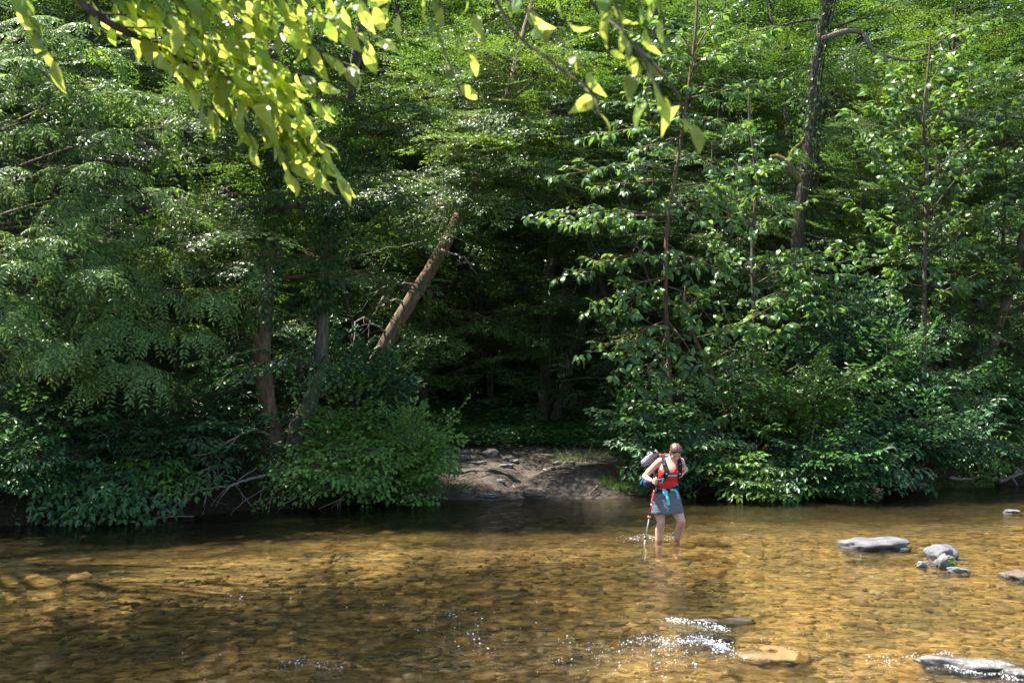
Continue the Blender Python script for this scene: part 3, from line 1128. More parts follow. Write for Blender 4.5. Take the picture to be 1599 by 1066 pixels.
for (px, py, dd) in [(290, 600, 16.6), (330, 560, 16.9), (400, 580, 16.4), (520, 575, 17.0), (450, 560, 16.6), (360, 590, 16.3), (480, 590, 16.6)]:
    p0, _ = along(tr, np.array([0.2]))
    L_ = catmull([p0[0], (p0[0] + W(px, py, dd) - b) / 2 + np.array([0, 0, 0.25]), W(px, py, dd) - b], 5)
    wood.tube(L_, rad(len(L_), 0.022, 0.005), 5)
    dress(lv, wood, 'shrub', L_, 0.24, 0.3, 0.9, tilt=0.15, droop=-0.05)
link('low_bough', wood.mesh('low_bough'), M['bark'], o)
build_leaves(lv, 'oval', M['shrub'], o, 'bough_leaves', 60, M['shrub_o'], b)

# leaning tree over the landing
b = base_of(560, 640, 20.5)
wood, lv = Geo(), Leaves()
tr = trunk_path(b, [(548, 640), (575, 585), (632, 485), (690, 390, 20.8), (740, 290, 21.6), (785, 180, 22.5), (815, 60, 23.4)], 20.5, [(0.3, 0.4, 1.2), (0.2, 0.3, 1.0)])
wood.tube(tr, rad(len(tr), 0.17, 0.155, 0.145, 0.13, 0.09, 0.06, 0.03), 11, 0.06)
grow_crown(lv, wood, 'fine', tr, 0.5, 0.86, 11, 2.3, 1.8, 0.035, 1.0, 0.28, 0.05, 4)
grow_crown(lv, wood, 'fine', tr, 0.5, 0.8, 12, 1.9, 1.6, 0.03, 1.0, 0.3, 0.0, 3, az_bias=(-1.57, 0.7), up=(0, -0.5, 1))
for (px, py, dd) in [(700, 350, 19.7), (745, 310, 19.9), (775, 250, 20.2), (715, 260, 19.8), (795, 200, 20.6), (800, 130, 21.0), (755, 170, 20.8), (690, 300, 19.5), (730, 215, 20.2), (770, 330, 20.0), (830, 260, 20.6), (660, 340, 19.6), (740, 120, 21.2), (790, 70, 21.6), (680, 210, 20.0)]:
    e = W(px, py, dd) - b
    t = float(np.clip(np.interp(e[2] - 0.3, tr[:, 2], np.linspace(0, 1, len(tr))), 0.35, 0.95))
    p0 = along(tr, np.array([t]))[0][0]
    L_ = catmull([p0, (p0 + e) / 2 + np.array([0, 0, 0.15]), e], 4)
    wood.tube(L_, rad(len(L_), 0.016, 0.005), 4)
    dress(lv, wood, 'fine', L_, 0.2, 0.2, 0.95, up=(-0.2, -0.5, 1), tilt=0.3)
o = tree_object('leaning_tree', 'tan trunk leaning steeply to the right over the muddy landing', 'tree', b, wood, M['bark_tan'], lv, 'fine')
wood = Geo()
for (p0, p1, p2) in [((690, 390), (725, 402), (735, 412)), ((600, 540), (575, 550), (530, 580)), ((585, 565), (600, 590), (612, 605)), ((650, 450), (620, 440), (560, 470)), ((640, 470), (600, 470), (565, 520)), ((700, 370), (640, 380), (545, 405)), ((610, 520), (560, 500), (545, 560)), ((735, 300), (690, 320), (640, 315))]:
    L_ = catmull(pix_path([p0, (*p1, 20.0), (*p2, 19.4)], 20.5, b), 5)
    L_[1:-1] += rng.normal(0, 0.03, L_[1:-1].shape)
    wood.tube(L_, rad(len(L_), 0.028, 0.006), 5)
    for j in range(3):
        q_, t_ = along(L_, np.array([0.4 + 0.2 * j]))
        L2 = limb(q_[0], t_[0] + rng.normal(0, 0.7, 3), 0.5, (0, 0, -0.1), 5, 0.15)
        wood.tube(L2, rad(5, 0.009, 0.003), 4)
link('dead_branches', wood.mesh('dead_branches'), M['dead'], o)

# pale mossy twin trunks in the shade
for pix, dd, lab, rr in [([(850, 655), (853, 560), (855, 450), (868, 360), (885, 230), (890, 80)], 27.0, 'straight pale mossy trunk of a close pair behind the landing', 0.15), ([(868, 655), (885, 590), (912, 495), (955, 370), (990, 270), (1015, 120)], 26.6, 'slanting pale mossy trunk of a close pair behind the landing', 0.13)]:
    b = base_of(pix[0][0], 680, dd)
    wood, lv = Geo(), Leaves()
    tr = trunk_path(b, pix, dd, [(0.2, 0.3, 2.0), (0.1, 0.2, 1.6)])
    wood.tube(tr, rad(len(tr), rr * 1.3, rr, rr, rr * 0.9, rr * 0.7, 0.05), 10, 0.06)
    grow_crown(lv, wood, 'fine', tr, 0.38, 0.98, 18, 2.6, 1.9, 0.04, 1.1, 0.3, 0.05, 4)
    tree_object('mossy_tree', lab, 'tree', b, wood, M['bark_pale'], lv, 'fine')

# big grey trunk on the right with a mossy stub and a dead limb
b = base_of(1238, 690, 24.0)
wood, lv = Geo(), Leaves()
tr = trunk_path(b, [(1238, 640), (1240, 490), (1248, 350), (1262, 240), (1270, 120), (1292, 0)], 24.0, [(0.2, 0, 2.0), (0.2, 0.1, 1.8)])
wood.tube(tr, rad(len(tr), 0.24, 0.18, 0.17, 0.16, 0.14, 0.11, 0.06), 12, 0.14)
grow_crown(lv, wood, 'fine', tr, 0.68, 0.99, 12, 2.4, 1.8, 0.04, 1.1, 0.3, 0.2, 4)
for j in range(6):
    a_, b_ = sorted(rng.uniform(0.15, 0.95, 2))
    t = np.linspace(a_, min(1, b_ + 0.15), 12)
    P, T = along(tr, t)
    an = rng.uniform(3.5, 6.0) + np.linspace(0, 1.0, 12)
    P = P + np.stack([np.cos(an), np.sin(an), 0 * an], -1) * 0.2
    wood.tube(P, 0.012, 4)
o = tree_object('big_grey_tree', 'thick shaggy grey trunk with hanging vines on the right bank', 'tree', b, wood, M['bark_grey'], lv, 'fine')
build_leaves(ivy_on(tr, 0.15, 0.5, 0.95, 1300, 0.1), 'lobed', M['shrub_warm'], o, 'vine_leaves', jitter=0.35)
wood = Geo()
wood.tube(catmull(pix_path([(1250, 285), (1238, 272), (1228, 255), (1215, 245), (1203, 245)], 23.7, b), 4), rad(17, 0.1, 0.08, 0.035), 7, 0.15)
wood.tube(catmull(pix_path([(1230, 258), (1238, 235), (1250, 225), (1255, 215)], 23.7, b), 4), rad(13, 0.05, 0.03), 6, 0.15)
link('mossy_stub', wood.mesh('mossy_stub'), M['moss_limb'], o)
wood = Geo()
wood.tube(catmull(pix_path([(1285, 60), (1325, 48), (1350, 52)], 23.5, b), 4), rad(9, 0.07, 0.05), 7, 0.15)
wood.tube(catmull(pix_path([(1350, 52), (1362, 78), (1385, 88), (1425, 95), (1458, 88)], 23.3, b), 4), rad(17, 0.05, 0.035, 0.03, 0.02), 6, 0.15)
wood.tube(catmull(pix_path([(1356, 65), (1345, 70), (1335, 82)], 23.3, b), 4), rad(9, 0.03, 0.008), 5)
wood.tube(catmull(pix_path([(1380, 86), (1392, 110), (1395, 130), (1440, 190), (1460, 205)], 23.1, b), 4), rad(17, 0.03, 0.02, 0.01), 5, 0.1)
link('dead_limb', wood.mesh('dead_limb'), M['dead'], o)

# leaning dark tree at the right edge
b = base_of(1522, 670, 21.8)
wood, lv = Geo(), Leaves()
tr = trunk_path(b, [(1528, 640), (1548, 550), (1572, 470), (1590, 400), (1618, 290), (1650, 150), (1670, 20)], 21.8, [(0.3, 0, 1.5)])
wood.tube(tr, rad(len(tr), 0.13, 0.1, 0.1, 0.09, 0.05), 9, 0.06)
grow_crown(lv, wood, 'fine', tr, 0.5, 0.98, 14, 2.0, 1.5, 0.03, 1.0, 0.28, 0.1, 4)
tree_object('leaning_tree', 'grey trunk slanting out over the bank beside the far right shrubs', 'tree', b, wood, M['bark'], lv, 'fine')


# saplings with big hanging leaves
def sapling(pix, d, r0, label, limbs, extra, pick, bark='bark', t_lo=0.2):
    b_ = base_of(pix[0][0], 700, d)
    wood, lv = Geo(), Leaves()
    tr = trunk_path(b_, pix, d, extra)
    wood.tube(tr, rad(len(tr), r0 * 1.3, r0, r0 * 0.85, r0 * 0.6, 0.012), 8, 0.06)
    for (px, py, dd) in limbs:
        e = W(px, py, dd) - b_
        # leave the trunk a little below the tip's height
        zz = e[2] - 0.25 * np.linalg.norm(e[:2])
        t = float(np.clip(np.interp(zz, tr[:, 2], np.linspace(0, 1, len(tr))), t_lo, 0.97))
        p0, _ = along(tr, np.array([t]))
        mid = (p0[0] + e) / 2 + np.array([0, 0, 0.1]) + rng.normal(0, 0.08, 3)
        L_ = catmull([p0[0], mid, e], 5)
        wood.tube(L_, rad(len(L_), 0.018, 0.006), 5, 0.05)
        dress(lv, wood, 'large', L_, 0.15, 0.2, 0.8, up=(-0.1, -0.4, 1), tilt=0.35, spread=0.8, droop=0.05)
    root = empty('sapling', b_, label, 'tree')
    link('trunk', wood.mesh('trunk'), M[bark], root)
    build_leaves(lv, 'large', M['large'], root, 'foliage', pick, M['large_o'], b_, 0.45)
    return root


def fan(cx0, cx1, cy0, cy1, d0, d1, n):
    out = []
    for i in range(n):
        t = (i + 0.5) / n
        out.append((rng.uniform(cx0, cx1), cy0 + (cy1 - cy0) * t, rng.uniform(d0, d1)))
    return out


sapling([(1045, 690), (1046, 600), (1040, 480), (1042, 350), (1060, 240), (1085, 60), (1090, -60)], 19.6, 0.048, 'slim sapling with big pale hanging leaves directly behind the hiker',
        [(860, 335, 19.0), (880, 345, 18.8), (900, 270, 19.2), (930, 345, 18.8), (940, 210, 19.4), (960, 290, 19.0), (900, 425, 19.2), (945, 470, 18.9), (935, 545, 19.0), (975, 560, 18.7), (980, 480, 19.0), (985, 400, 19.2), (1000, 640, 18.9), (1010, 580, 18.9),
         (1120, 600, 19.2), (1110, 500, 19.2), (1140, 430, 19.0), (1150, 340, 19.0), (1180, 300, 19.4), (1130, 260, 19.0), (1160, 200, 19.3), (1190, 130, 19.6), (1120, 140, 19.0), (1100, 90, 18.9), (1020, 120, 19.2), (1000, 60, 19.4), (980, 160, 19.3), (1040, 40, 19.2), (1060, 180, 18.8), (1010, 230, 18.9), (1170, 60, 19.6), (1130, 20, 19.4), (1075, 330, 18.9), (1070, 420, 18.9), (1085, 560, 18.9)],
        [(0.05, 0.0, 0.8)], 300, 'bark_tan')
sapling([(1125, 668), (1132, 632), (1105, 570), (1078, 512), (1070, 470)], 19.9, 0.05, 'crooked forked sapling bending left beside the hiker\'s sapling', [(1190, 610, 19.4), (1170, 560, 19.4), (1140, 520, 19.4), (1040, 470, 19.5), (1110, 450, 19.5), (1200, 520, 19.6), (1220, 470, 19.6), (1150, 640, 19.3), (1080, 640, 19.2)], [(0.0, 0, 0.3)], 100, 'bark_tan')
sapling([(1443, 640), (1443, 520), (1444, 400), (1448, 270), (1442, 190), (1450, 100)], 20.8, 0.05, 'straight sapling with sunlit hanging leaves near the right edge',
        [(1350, 195, 20.2), (1375, 165, 20.3), (1400, 120, 20.4), (1345, 205, 20.0), (1430, 130, 20.0), (1500, 70, 20.4), (1520, 40, 20.6), (1550, 110, 20.6), (1480, 150, 20.2), (1580, 230, 20.8), (1560, 180, 20.5), (1520, 220, 20.4), (1500, 300, 20.2), (1390, 280, 20.2), (1400, 350, 20.2), (1370, 250, 20.4), (1500, 390, 20.3), (1420, 400, 20.1), (1540, 330, 20.5), (1590, 300, 20.7), (1470, 240, 20.0), (1360, 340, 20.5), (1590, 400, 21), (1480, 460, 20.3), (1390, 440, 20.4)],
        [(0.05, 0, 0.6)], 260, 'bark')
sapling([(1185, 690), (1180, 560), (1175, 400), (1180, 280), (1170, 180)], 21.2, 0.05, 'thin grey sapling with broad leaves left of the shaggy trunk',
        [(1230, 330, 20.6), (1220, 400, 20.6), (1130, 380, 20.8), (1240, 460, 20.6), (1270, 440, 20.4), (1300, 480, 20.3), (1330, 470, 20.2), (1140, 300, 20.9), (1210, 260, 20.6), (1250, 530, 20.5), (1200, 480, 20.6), (1290, 540, 20.3), (1180, 230, 20.9), (1350, 400, 20.6), (1310, 390, 20.6)], [(0, 0, 0.6)], 150, 'bark_grey')

# ------------------------------------------------------------------ shrubs along the water
SHRUB_HUES = ['shrub', 'shrub_warm', 'shrub_cool', 'shrub', 'shrub_dark']
SHRUB_USED = []


def shrub(name, label, cx, cy_, dd, wpx, hpx, spec, n, pick, group=None, mat=None, mat_o=None, droop=-0.1, scale=1.0, lean=0.35):
    """a bush whose leafy face is centred on pixel (cx, cy_) at distance dd, wpx by hpx pixels"""
    p = W(cx, cy_, dd)
    rx, rz_ = wpx / 2 / FPX * dd, hpx / 2 / FPX * dd
    bx_, by_ = p[0], dd + 0.5
    base = np.array([bx_, by_, gz(bx_, by_)])
    c = p - base
    wood, lv = Geo(), Leaves()
    for i in range(n):
        u = rng.normal(0, 1, 3)
        u = u / np.linalg.norm(u)
        if u[1] > 0.5:
            u[1] *= -0.6
        f = rng.uniform(0.45, 1.0) if rng.random() > 0.16 else rng.uniform(1.0, 1.4)
        e = c + u * f * np.array([rx, min(rx, 0.9) * 0.8, rz_])
        e[2] = max(e[2], 0.12 - base[2] + 0.0)
        st = np.array([rng.normal(0, 0.12), rng.normal(0, 0.1), -0.15])
        m_ = st * 0.45 + e * 0.55 + np.array([0, 0.0, 0.25 * abs(e[0]) + 0.1])
        L_ = catmull([st, m_, e], 4)
        wood.tube(L_, rad(len(L_), 0.012, 0.004), 4)
        dress(lv, wood, spec, L_, 0.17, 0.5, scale, up=(0, -lean, 1), tilt=0.3, droop=droop)
    root = empty(name, base, label, 'shrub', group)
    if spec == 'shrub' and mat is None:
        hue = SHRUB_HUES[len(SHRUB_USED) % len(SHRUB_HUES)] if name == 'bank_shrub' else ('shrub_dark' if name == 'shade_shrub' else 'shrub_cool')  # shade_shrub gets darker leaf colour, painting in the left bank's shade
        hue = {'yellow': 'shrub_warm', 'small ': 'shrub_warm', 'dark s': 'shrub'}.get(label[:6], hue)
        SHRUB_USED.append(1)
        mat, mat_o = M[hue], M[hue + '_o']
    link('stems', wood.mesh('stems'), M['bark'], root)
    build_leaves(lv, KIND_T[spec], mat or M[spec], root, 'foliage', pick, mat_o or M[spec + '_o'], base, 0.3)
    return root


# bright lobed-leaf bushes between the ivy trees and the landing
shrub('maple_bush', 'low bright green bush hanging over the dark undercut bank', 520, 730, 17.1, 190, 90, 'lobed', 60, 110, lean=0.6)
shrub('maple_bush', 'full bright green bush at the edge of the mud landing', 640, 710, 17.6, 150, 140, 'lobed', 75, 140, lean=0.6)
shrub('maple_bush', 'pale green bush below the foot of the leaning tan trunk', 545, 660, 17.9, 150, 100, 'lobed', 50, 80, lean=0.6)
shrub('leafy_bush', 'taller darker bush with oval leaves around the leaning tan trunk', 585, 610, 18.6, 120, 100, 'shrub', 45, 60)
shrub('leafy_bush', 'dark oval-leaved bush filling behind the curved ivy tree', 520, 600, 19.2, 130, 120, 'shrub', 40, 0)
# left bank, in deep shade
shrub('shade_shrub', 'dark shrub with a fresh green spray dipping to the water', 160, 760, 15.6, 210, 110, 'shrub', 36, 70, lean=0.2)
shrub('shade_shrub', 'blue-green shaded shrub left of the washed-out roots', 240, 680, 16.2, 230, 120, 'shrub', 42, 70, lean=0.2)
shrub('shade_shrub', 'dark shrub at the water beneath the compound-leaved tree', 30, 700, 15.2, 180, 170, 'shrub', 36, 60, lean=0.2)
shrub('shade_shrub', 'deeply shaded shrub high behind the washed-out roots', 350, 650, 17.0, 170, 120, 'shrub', 30, 40, lean=0.2)
shrub('shade_shrub', 'small fresh green sprig above the pale driftwood branch', 265, 740, 15.9, 110, 50, 'shrub', 12, 50, lean=0.3)
shrub('shade_shrub', 'dark leafy mass under the compound-leaved tree', 120, 610, 16.4, 260, 130, 'shrub', 40, 0, lean=0.2)
# right bank
shrub('bank_shrub', 'leafy shrub directly behind the hiker, hanging to the water', 1040, 690, 18.9, 150, 130, 'shrub', 48, 60)
shrub('bank_shrub', 'yellow-green sprig dipping to the water right of the hiker', 1160, 735, 18.5, 130, 80, 'shrub', 28, 70)
shrub('bank_shrub', 'broad shrub with drooping sprays touching the water', 1290, 725, 18.6, 220, 110, 'shrub', 56, 110)
shrub('bank_shrub', 'rounded shrub with pale leaves above the drooping sprays', 1240, 620, 19.2, 210, 120, 'shrub', 52, 80)
shrub('bank_shrub', 'wide flat shrub reaching out over the dark undercut bank', 1440, 670, 19.2, 230, 100, 'shrub', 56, 110)
shrub('bank_shrub', 'dense shrub in front of the straight sunlit sapling', 1400, 590, 20.0, 240, 120, 'shrub', 52, 70)
shrub('bank_shrub', 'tall shaded shrub behind the crooked forked sapling', 1150, 620, 20.4, 170, 150, 'shrub', 40, 0)
shrub('bank_shrub', 'shaded shrub at the foot of the slanting right trunk', 1565, 620, 21.4, 170, 120, 'shrub', 36, 30)
shrub('bank_shrub', 'small shrub at the right end of the bank', 1560, 700, 20.9, 130, 60, 'shrub', 24, 30)
shrub('bank_shrub', 'upper shrub between the shaggy trunk and the straight sapling', 1330, 520, 20.6, 190, 120, 'shrub', 44, 0)
shrub('bank_shrub', 'leafy shrub by the mud edge left of the hiker\'s sapling', 990, 670, 19.8, 80, 110, 'shrub', 24, 30)


# ------------------------------------------------------------------ herbs, grass and undergrowth
def herb_layer(name, label, xs, ys, n, leaf, h, keep, mat, parent=None):
    x = rng.uniform(*xs, n * 2)
    y = rng.uniform(*ys, n * 2)
    k = keep(x, y)
    x, y = x[k][:n], y[k][:n]
    m = len(x)
    z = ground_z(x, y)
    lv = Leaves()
    for j in range(5):
        a = rng.uniform(0, 6.283, m)
        hh = h * rng.uniform(0.15, 1.0, m)
        P = np.stack([x + 0.08 * np.cos(a), y + 0.08 * np.sin(a), z + hh], -1)
        D = np.stack([np.cos(a), np.sin(a), rng.uniform(-0.4, 0.5, m)], -1)
        N = np.stack([rng.normal(0, 0.3, m), rng.normal(-0.3, 0.3, m), np.ones(m)], -1)
        lv.add(P, D, N, leaf * rng.uniform(0.6, 1.3, m), leaf * 0.45 * rng.uniform(0.7, 1.2, m))
    o = build_leaves(lv, 'diamond', mat, parent, name)
    tag(o, label, 'plants')
    return o


herb_layer('undergrowth', 'low leafy undergrowth on the shaded forest floor behind the landing', (-3.5, 5.5), (21.8, 34.0), 9000, 0.11, 0.45, lambda x, y: (y - bank_y(x) > 4.2 + 0.7 * vnoise(x, y, 1.6, 3)), M['herb'])
herb_layer('bank_herbs', 'leafy ground cover on the overgrown banks', (-12, 16), (14.5, 30.0), 16000, 0.1, 0.4, lambda x, y: (y - bank_y(x) > 0.25) & (landing(x, y) < 0.15), M['herb'])
herb_layer('forest_floor_plants', 'seedlings and ferns on the wooded slope', (-34, 36), (24.0, 62.0), 16000, 0.22, 0.9, lambda x, y: y - bank_y(x) > 6, M['herb'])


def grass_clump(name, label, cat, cx, cy_, n, length, spread, hang=0.3, mat='grass', group=None):
    base = np.array([cx, cy_, gz(cx, cy_)])
    V, F = [], []
    for i in range(n):
        a = rng.uniform(0, 6.283)
        r_ = spread * math.sqrt(rng.random())
        x, y = r_ * math.cos(a), r_ * math.sin(a) * 0.7
        z = gz(cx + x, cy_ + y) - base[2]
        d = np.array([math.cos(a) * 0.5 + rng.normal(0, 0.3), math.sin(a) * 0.5 - 0.2 + rng.normal(0, 0.3), 1.0])
        L_ = length * rng.uniform(0.5, 1.1)
        p = np.array([x, y, z - 0.01])
        sd = unit(np.cross(d, rng.normal(0, 1, 3)))
        w = 0.005
        k0 = len(V)
        for j in range(4):
            V += [p - sd * w * (1 - j / 3.4), p + sd * w * (1 - j / 3.4)]
            d = unit(d + np.array([0, -0.05, -hang * (j + 1) * 0.5]))
            p = p + d * L_ / 3
        for j in range(3):
            F.append((k0 + 2 * j, k0 + 2 * j + 1, k0 + 2 * j + 3, k0 + 2 * j + 2))
    root = empty(name, base, label, cat, group)
    t = np.repeat(rng.random(n), 8)
    link('blades', new_mesh('blades', np.array(V), [np.array(F)], False, {'tint': t}), M[mat], root, kind='stuff')
    return root


grass_clump('grass_tuft', 'pale tuft of hanging grass at the right end of the mud landing', 'grass', 2.15, 18.85, 500, 0.4, 0.42, 0.5)
grass_clump('grass_tuft', 'short grass fringe beside the full bright bush on the mud', 'grass', -1.25, 18.6, 260, 0.3, 0.4, 0.3)
grass_clump('grass_tuft', 'dark grass hanging down the undercut bank below the low bush', 'grass', -4.1, 17.15, 240, 0.4, 0.35, 0.5)
grass_clump('grass_tuft', 'dense green grass on the bank under the slanting right trunk', 'grass', 9.0, 20.6, 500, 0.45, 0.8, 0.5)
grass_clump('grass_tuft', 'green grass on the bank at the right end of the view', 'grass', 10.3, 21.3, 400, 0.45, 0.7, 0.5)
grass_clump('grass_tuft', 'grass hanging to the water under the broad drooping shrub', 'grass', 6.3, 19.45, 260, 0.4, 0.5, 0.6)
grass_clump('grass_tuft', 'thin grass at the water right of the yellow-green sprig', 'grass', 5.2, 19.2, 160, 0.35, 0.3, 0.6)
grass_clump('grass_tuft', 'sparse grass on the undercut below the wide flat shrub', 'grass', 8.0, 20.0, 260, 0.4, 0.5, 0.6)
grass_clump('grass_tuft', 'grass fringe along the top edge of the mud hump', 'grass', 1.5, 21.6, 300, 0.3, 0.7, 0.4)
grass_clump('grass_tuft', 'shaded grass left of the washed-out roots', 'grass', -5.7, 16.2, 200, 0.35, 0.4, 0.5)


# fallen leaves and grit on the landing
M['litter'] = leaf_material('fallen_leaf', (0.03, 0.02, 0.012), (0.17, 0.115, 0.06), (0.12, 0.08, 0.03), 0.7, 0.2)
n_ = 2600
x_, y_ = rng.uniform(-1.9, 3.0, n_), rng.uniform(18.3, 24.0, n_)
k_ = (landing(x_, y_) > 0.3) & (y_ - bank_y(x_) > 0.1) & (vnoise(x_, y_, 1.7, 31) + rng.normal(0, 0.5, n_) > 0.0)
x_, y_ = x_[k_], y_[k_]
lv = Leaves()
a_ = rng.uniform(0, 6.283, len(x_))
lv.add(np.stack([x_, y_, ground_z(x_, y_) + 0.008], -1), np.stack([np.cos(a_), np.sin(a_), 0.1 * np.sin(3 * a_)], -1), rng.normal(0, 0.25, (len(x_), 3)) + np.array([0, 0, 1.0]), rng.uniform(0.03, 0.09, len(x_)), rng.uniform(0.015, 0.045, len(x_)))
tag(build_leaves(lv, 'diamond', M['litter'], None, 'leaf_litter'), 'scattered dead leaves and grit on the mud landing', 'leaves')

# ------------------------------------------------------------------ the tree on the near bank whose branches hang into view
OB = np.array([-3.6, 1.4, gz(-3.6, 1.4)])
wood, lv, lvs = Geo(), Leaves(), Leaves()
tr = limb((0, 0, -0.3), (0.12, 0.06, 1), 9.5, (0, 0, 0.1), 12, 0.03)
wood.tube(tr, rad(len(tr), 0.22, 0.17, 0.12, 0.04), 10, 0.06)
o_over = empty('overhanging_tree', OB, 'near bank tree whose sunlit yellow-green branches hang into the top of the view', 'tree')


def hang_leaves(pts, step=0.036, L0=0.1, lo=0.1):
    ln = np.linalg.norm(np.diff(pts, axis=0), axis=1).sum()
    k = max(3, int(ln * (1 - lo) / step))
    t = lo + (1 - lo) * (np.arange(k) + 0.5) / k
    P, T = along(pts, t)
    side = unit(np.cross(T, [0, 0, 1.0]) + 1e-3)
    sg = np.where(np.arange(k) % 2, 1, -1)[:, None]
    D = T * 0.45 + side * sg * rng.uniform(0.2, 0.7, (k, 1)) + np.array([0, 0, -1]) * rng.uniform(0.15, 0.95, (k, 1)) + rng.normal(0, 0.18, (k, 3))
    N = rng.normal(0, 0.5, (k, 3)) + np.array([-0.4, -0.25, 0.75])
    L_ = L0 * rng.uniform(0.5, 1.25, k)
    lv.add(P, D, N, L_, L_ * rng.uniform(0.38, 0.5, k))


def over_branch(path, r0, tips, name='branch', step=0.027, L0=0.108):
    """path: world points from the trunk; tips: (pixel, pixel, distance, where on the branch the twig leaves)"""
    g_ = Geo()
    L_ = catmull([p - OB for p in path], 6)
    g_.tube(L_, rad(len(L_), r0, r0 * 0.55, r0 * 0.25, 0.004), 7, 0.07)
    for (px, py, dd, t) in tips:
        p0, T = along(L_, np.array([t]))
        e = W(px, py, dd) - OB
        mid = (p0[0] + e) / 2 + np.array([0, 0, 0.22 * np.linalg.norm(e - p0[0])]) * 0.5 + rng.normal(0, 0.015, 3)
        tw = catmull([p0[0], mid, e], 5)
        g_.tube(tw, rad(len(tw), 0.0042, 0.0018), 5)
        hang_leaves(tw, step, L0)
    link(name, g_.mesh('branch'), M['bark'], o_over)


a3 = along(tr, np.array([0.55]))[0][0] + OB
over_branch([a3, np.array([-2.6, 2.9, 4.7]), W(60, -70, 3.5), W(150, 22, 3.55), W(240, 70, 3.65), W(330, 120, 3.75), W(390, 160, 3.8), W(430, 200, 3.85)], 0.032,
            [(85, 95, 3.4, 0.5), (250, 5, 3.5, 0.62), (300, 60, 3.4, 0.68), (330, 20, 3.5, 0.66), (380, 40, 3.6, 0.7), (430, 30, 3.7, 0.72), (480, 60, 3.6, 0.75), (540, 60, 3.7, 0.78), (590, 70, 3.5, 0.78), (560, 110, 3.6, 0.8),
             (500, 130, 3.7, 0.86), (520, 170, 3.7, 0.9), (450, 120, 3.7, 0.84), (400, 110, 3.8, 0.82), (345, 190, 3.7, 0.86), (400, 235, 3.7, 0.92), (470, 215, 3.8, 0.97), (455, 275, 3.8, 0.97), (500, 270, 3.8, 0.99), (535, 285, 3.75, 0.99), (480, 245, 3.9, 1.0), (420, 180, 3.6, 0.92), (185, 55, 3.6, 0.58), (350, 150, 3.8, 0.84), (560, 20, 3.6, 0.7), (600, 15, 3.5, 0.7), (450, 5, 3.5, 0.68), (520, 20, 3.6, 0.72), (370, 95, 3.6, 0.78), (410, 145, 3.7, 0.84), (445, 175, 3.7, 0.9), (475, 165, 3.75, 0.9), (495, 195, 3.8, 0.94), (430, 220, 3.75, 0.95), (460, 250, 3.8, 0.98), (515, 235, 3.8, 0.98), (350, 60, 3.5, 0.72), (400, 70, 3.6, 0.76)])
a4 = along(tr, np.array([0.68]))[0][0] + OB
over_branch([a4, np.array([-1.9, 2.9, 5.2]), np.array([-0.6, 3.1, 4.3]), W(740, -60, 3.0), W(800, 45, 2.95), W(850, 88, 2.9), W(905, 130, 2.85)], 0.017,
            [(640, 55, 3.2, 0.55), (735, 95, 3.0, 0.62), (720, 145, 3.0, 0.64), (760, 60, 3.05, 0.66), (840, 55, 2.8, 0.8), (925, 120, 2.8, 0.92), (935, 185, 2.75, 1.0)], step=0.055, L0=0.085)
over_branch([a4, np.array([-1.5, 2.4, 5.3]), np.array([0.1, 2.5, 4.0]), W(905, -50, 2.7), W(975, 50, 2.65), W(1030, 110, 2.6), W(1060, 150, 2.6)], 0.014,
            [(885, 45, 2.7, 0.68), (960, 30, 2.6, 0.74), (1010, 60, 2.55, 0.8), (1045, 75, 2.6, 0.84), (990, 130, 2.6, 0.88), (1040, 160, 2.55, 0.94), (1082, 195, 2.6, 1.0), (1010, 180, 2.6, 0.96), (1025, 15, 2.6, 0.74), (950, 95, 2.65, 0.84)], step=0.055, L0=0.082)
link('trunk', wood.mesh('trunk'), M['bark'], o_over)
build_leaves(lv, 'large', M['over'], o_over, 'hanging_leaves', 300, M['over_o'], OB, 0.3)
wood = Geo()
for i in range(10):
    az = rng.uniform(3.3, 5.6)
    t = rng.uniform(0.6, 0.97)
    p0 = along(tr, np.array([t]))[0][0]
    L_ = limb(p0, (math.cos(az), math.sin(az), 0.45), rng.uniform(2.0, 3.4), (0, 0, -0.1), 7, 0.06)
    if (L_[:, 2] + OB[2] - CAM_H < 0.42 * np.maximum(L_[:, 1] + OB[1], 0) + 0.9).any():
        continue
    wood.tube(L_, rad(len(L_), 0.04, 0.008), 5)
    dress(lvs, wood, 'shrub', L_, 0.3, 0.2, 1.2)
link('upper_limbs', wood.mesh('upper_limbs'), M['bark'], o_over)
if lvs.P:
    build_leaves(lvs, 'oval', M['over'], o_over, 'upper_leaves')

